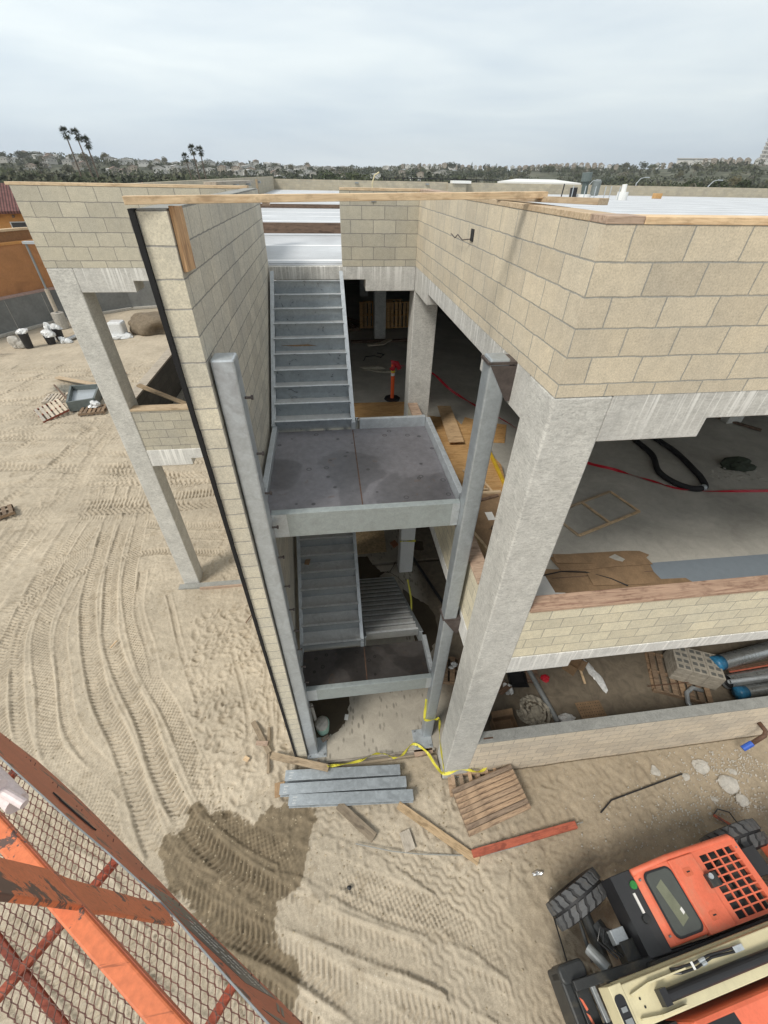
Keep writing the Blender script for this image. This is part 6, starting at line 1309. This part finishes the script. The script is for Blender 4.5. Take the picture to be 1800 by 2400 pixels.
# palms
def frond_crown(seed, n=46):
    mb = MB(); g = random.Random(seed)
    for i in range(n):
        a = g.uniform(0, 2*PI); el_ = g.uniform(-1.2, 1.3) if i % 3 else g.uniform(.2, 1.3); L = g.uniform(.8, 1.15)*(1.0 if el_ > 0 else .85)
        d = Vector((math.cos(a)*math.cos(el_), math.sin(a)*math.cos(el_), math.sin(el_))); c = d*L + Vector((0, 0, .15)); sd = d.cross(Vector((0, 0, 1))).normalized()
        mb.bar((0, 0, 0), c, .05, .03)
        for k in range(9):          # palmate fan of leaf blades
            t = (k-4)/4*1.15; tip = c + (d*math.cos(t)+sd*math.sin(t))*1.0*g.uniform(.8, 1.1) + Vector((0, 0, -.28*abs(t)-.12)); w = (sd*math.cos(t)-d*math.sin(t))*.09
            mb.add([c-w, c+w, tip], [(0, 1, 2)])
    return mb
pm = [frond_crown(i).build('fronds', L1).data for i in range(3)]
for o in [o for o in bpy.data.objects if o.name.startswith('fronds') and o.parent is None]: bpy.data.objects.remove(o)
def palm(az, el, azb, r, label, sc_=1., group=None, h0=0):
    x, y = pol(az, r); z = CAM.z+math.tan(R(el))*r; xb, yb = pol(azb, r); t = thing('palm_tree', (xb, yb, h0), label, 'palm', group)
    MB().tube([(xb, yb, h0), ((x*.5+xb*.5), (y*.5+yb*.5), (z+h0)*.5+.2), (x, y, z-.6)], [.34*sc_, .24*sc_, .17*sc_], 8).build('trunk', m_trunk, t)
    o = bpy.data.objects.new('fronds', random.choice(pm)); COL.objects.link(o); o.parent = t; o.location = Vector((x, y, z-.5))-Vector((xb, yb, h0)); o.scale = (sc_, sc_, sc_)
for q in ((-22.75, 2.55, -22.6, 190, 'tall palm on the left skyline, leftmost of its three', 1.0), (-21.95, 2.5, -21.6, 195, 'tall palm on the left skyline, middle of its three', 1.), (-21.35, 2.0, -21.2, 185, 'tall palm on the left skyline, lowest and rightmost of its three', 1.05), (-13.1, 1.15, -12.7, 190, 'palm behind the left parapet, shortest and leftmost of its three', .85), (-12.3, 1.75, -12.0, 190, 'palm behind the left parapet, tallest and middle of its three', .95), (-11.6, 1.68, -11.5, 198, 'palm behind the left parapet, rightmost of its three', .95)): palm(*q)
for i in range(16):
    az = rs.choice((rs.uniform(-30, -8), rs.uniform(-5, 0), rs.uniform(8, 14))); r = rs.uniform(240, 420); palm(az, rs.uniform(-.25, .25), az+.1, r, 'small distant palm standing among the valley trees', 1.0, 'distant palms in the valley', 0)
# street lamps, railing and white roof beyond the parapet
for az, r, h, lb in ((33.0, 110, 10.1, 'street lamp behind the right part of the far parapet, tallest'), (28.7, 115, 9.6, 'street lamp just above the far parapet right of the vent stacks'), (39.1, 105, 9.9, 'street lamp in front of the broad dark tree on the right')):
    x, y = pol(az-.35, r); t = thing('street_lamp', (x, y, 0), lb, 'street lamp'); MB().tube([(x, y, 0), (x+.1, y, h-.9), (x+.7, y, h-.2), (x+1.7, y, h)], [.12, .1, .07, .06], 8).build('pole', m_galvL, t); MB().bar((x+1.5, y, h-.02), (x+2.3, y, h-.05), .3, .16).build('lamp_head', m_galvL, t)
fr = thing('dark_railing', (9, 62, 0), 'long black railing running behind the far parapet', 'railing'); xa, ya_ = pol(7.0, 75); xb, yb = pol(19.3, 75)
for z in (9.30, 8.95): MB().bar((xa, ya_, z), (xb, yb, z), .12, .10).build('rail', m_blk2, fr)
for k in range(12): q = Vector((xa, ya_, 0)).lerp(Vector((xb, yb, 0)), (k/11)**2.2); MB().bar(q+Vector((0, 0, 6)), q+Vector((0, 0, 9.3)), .14, .14).build('post', m_blk2, fr)
wr_ = thing('white_shed', (24, 66, 0), 'low building with a bright white ribbed roof just behind the far parapet', 'building'); a0 = Vector((*pol(19.2, 72), 0)); a1_ = Vector((*pol(27.6, 72), 0)); dv = (a1_-a0).normalized(); nv = Vector((-dv.y, dv.x, 0))
MB().prism([(a0.x, a0.y), (a1_.x, a1_.y), (a1_.x+nv.x*20, a1_.y+nv.y*20), (a0.x+nv.x*20, a0.y+nv.y*20)], 0, 8.9, 2).build('wall', m_h1, wr_); roofslab('roof', a0+Vector((0, 0, 8.95)), a1_+Vector((0, 0, 8.95)), a1_+nv*9+dv*-3+Vector((0, 0, 9.25)), a0+nv*9+dv*2+Vector((0, 0, 9.25)), m_white, wr_)
# parked cars glimpsed low at the left beyond the orange house
for i, (x, y) in enumerate(((-62, 98), (-68, 104), (-58, 92))):
    t = thing('parked_car', (x, y, 5.2), ['white parked car above the tile roof at the left edge', 'dark parked car above the tile roof at the left edge', 'silver parked car above the tile roof at the left edge'][i], 'car'); mm = (m_white, m_blk2, m_galvL)[i]
    MB().prism([(-2.2, .4), (2.2, .4), (2.25, .9), (1.3, 1.0), (.7, 1.5), (-1.1, 1.5), (-1.8, 1.0), (-2.25, .9)], -.85, .85, 1).xf(Matrix.Translation((x, y, 5.2))).build('body', mm, t, .05)
    for wx in (-1.4, 1.4): MB().tube([(x+wx, y-.9, 5.55), (x+wx, y+.9, 5.55)], .34, 12).build('wheel', m_black, t)
    MB().prism([(1.2, 1.02), (.68, 1.45), (-1.05, 1.45), (-1.6, 1.02)], -.87, .87, 1).xf(Matrix.Translation((x, y, 5.2))).build('glass', m_winh, t)
tag(MB().prism([(-80, 84), (-50, 84), (-50, 115), (-80, 115)], 4.9, 5.2, 2).build('parking_deck', m_cap), None); bpy.data.objects['parking_deck']['kind'] = 'structure'

# ------------------------------------------------------------------ thin air between here and the hills
hz = MB().box(-1700, -60, -1.5, 1700, 1700, 75).build('haze', None); hz.data.materials.clear()
hm_ = bpy.data.materials.new('haze_air'); hm_.use_nodes = True; ht = hm_.node_tree; ht.nodes.clear()
ho_ = ht.nodes.new('ShaderNodeOutputMaterial'); pv = ht.nodes.new('ShaderNodeVolumePrincipled'); pv.inputs['Color'].default_value = (.955, .975, 1, 1); pv.inputs['Density'].default_value = .00022; pv.inputs['Anisotropy'].default_value = .2
ht.links.new(pv.outputs[0], ho_.inputs['Volume']); hz.data.materials.append(hm_); hz['kind'] = 'stuff'
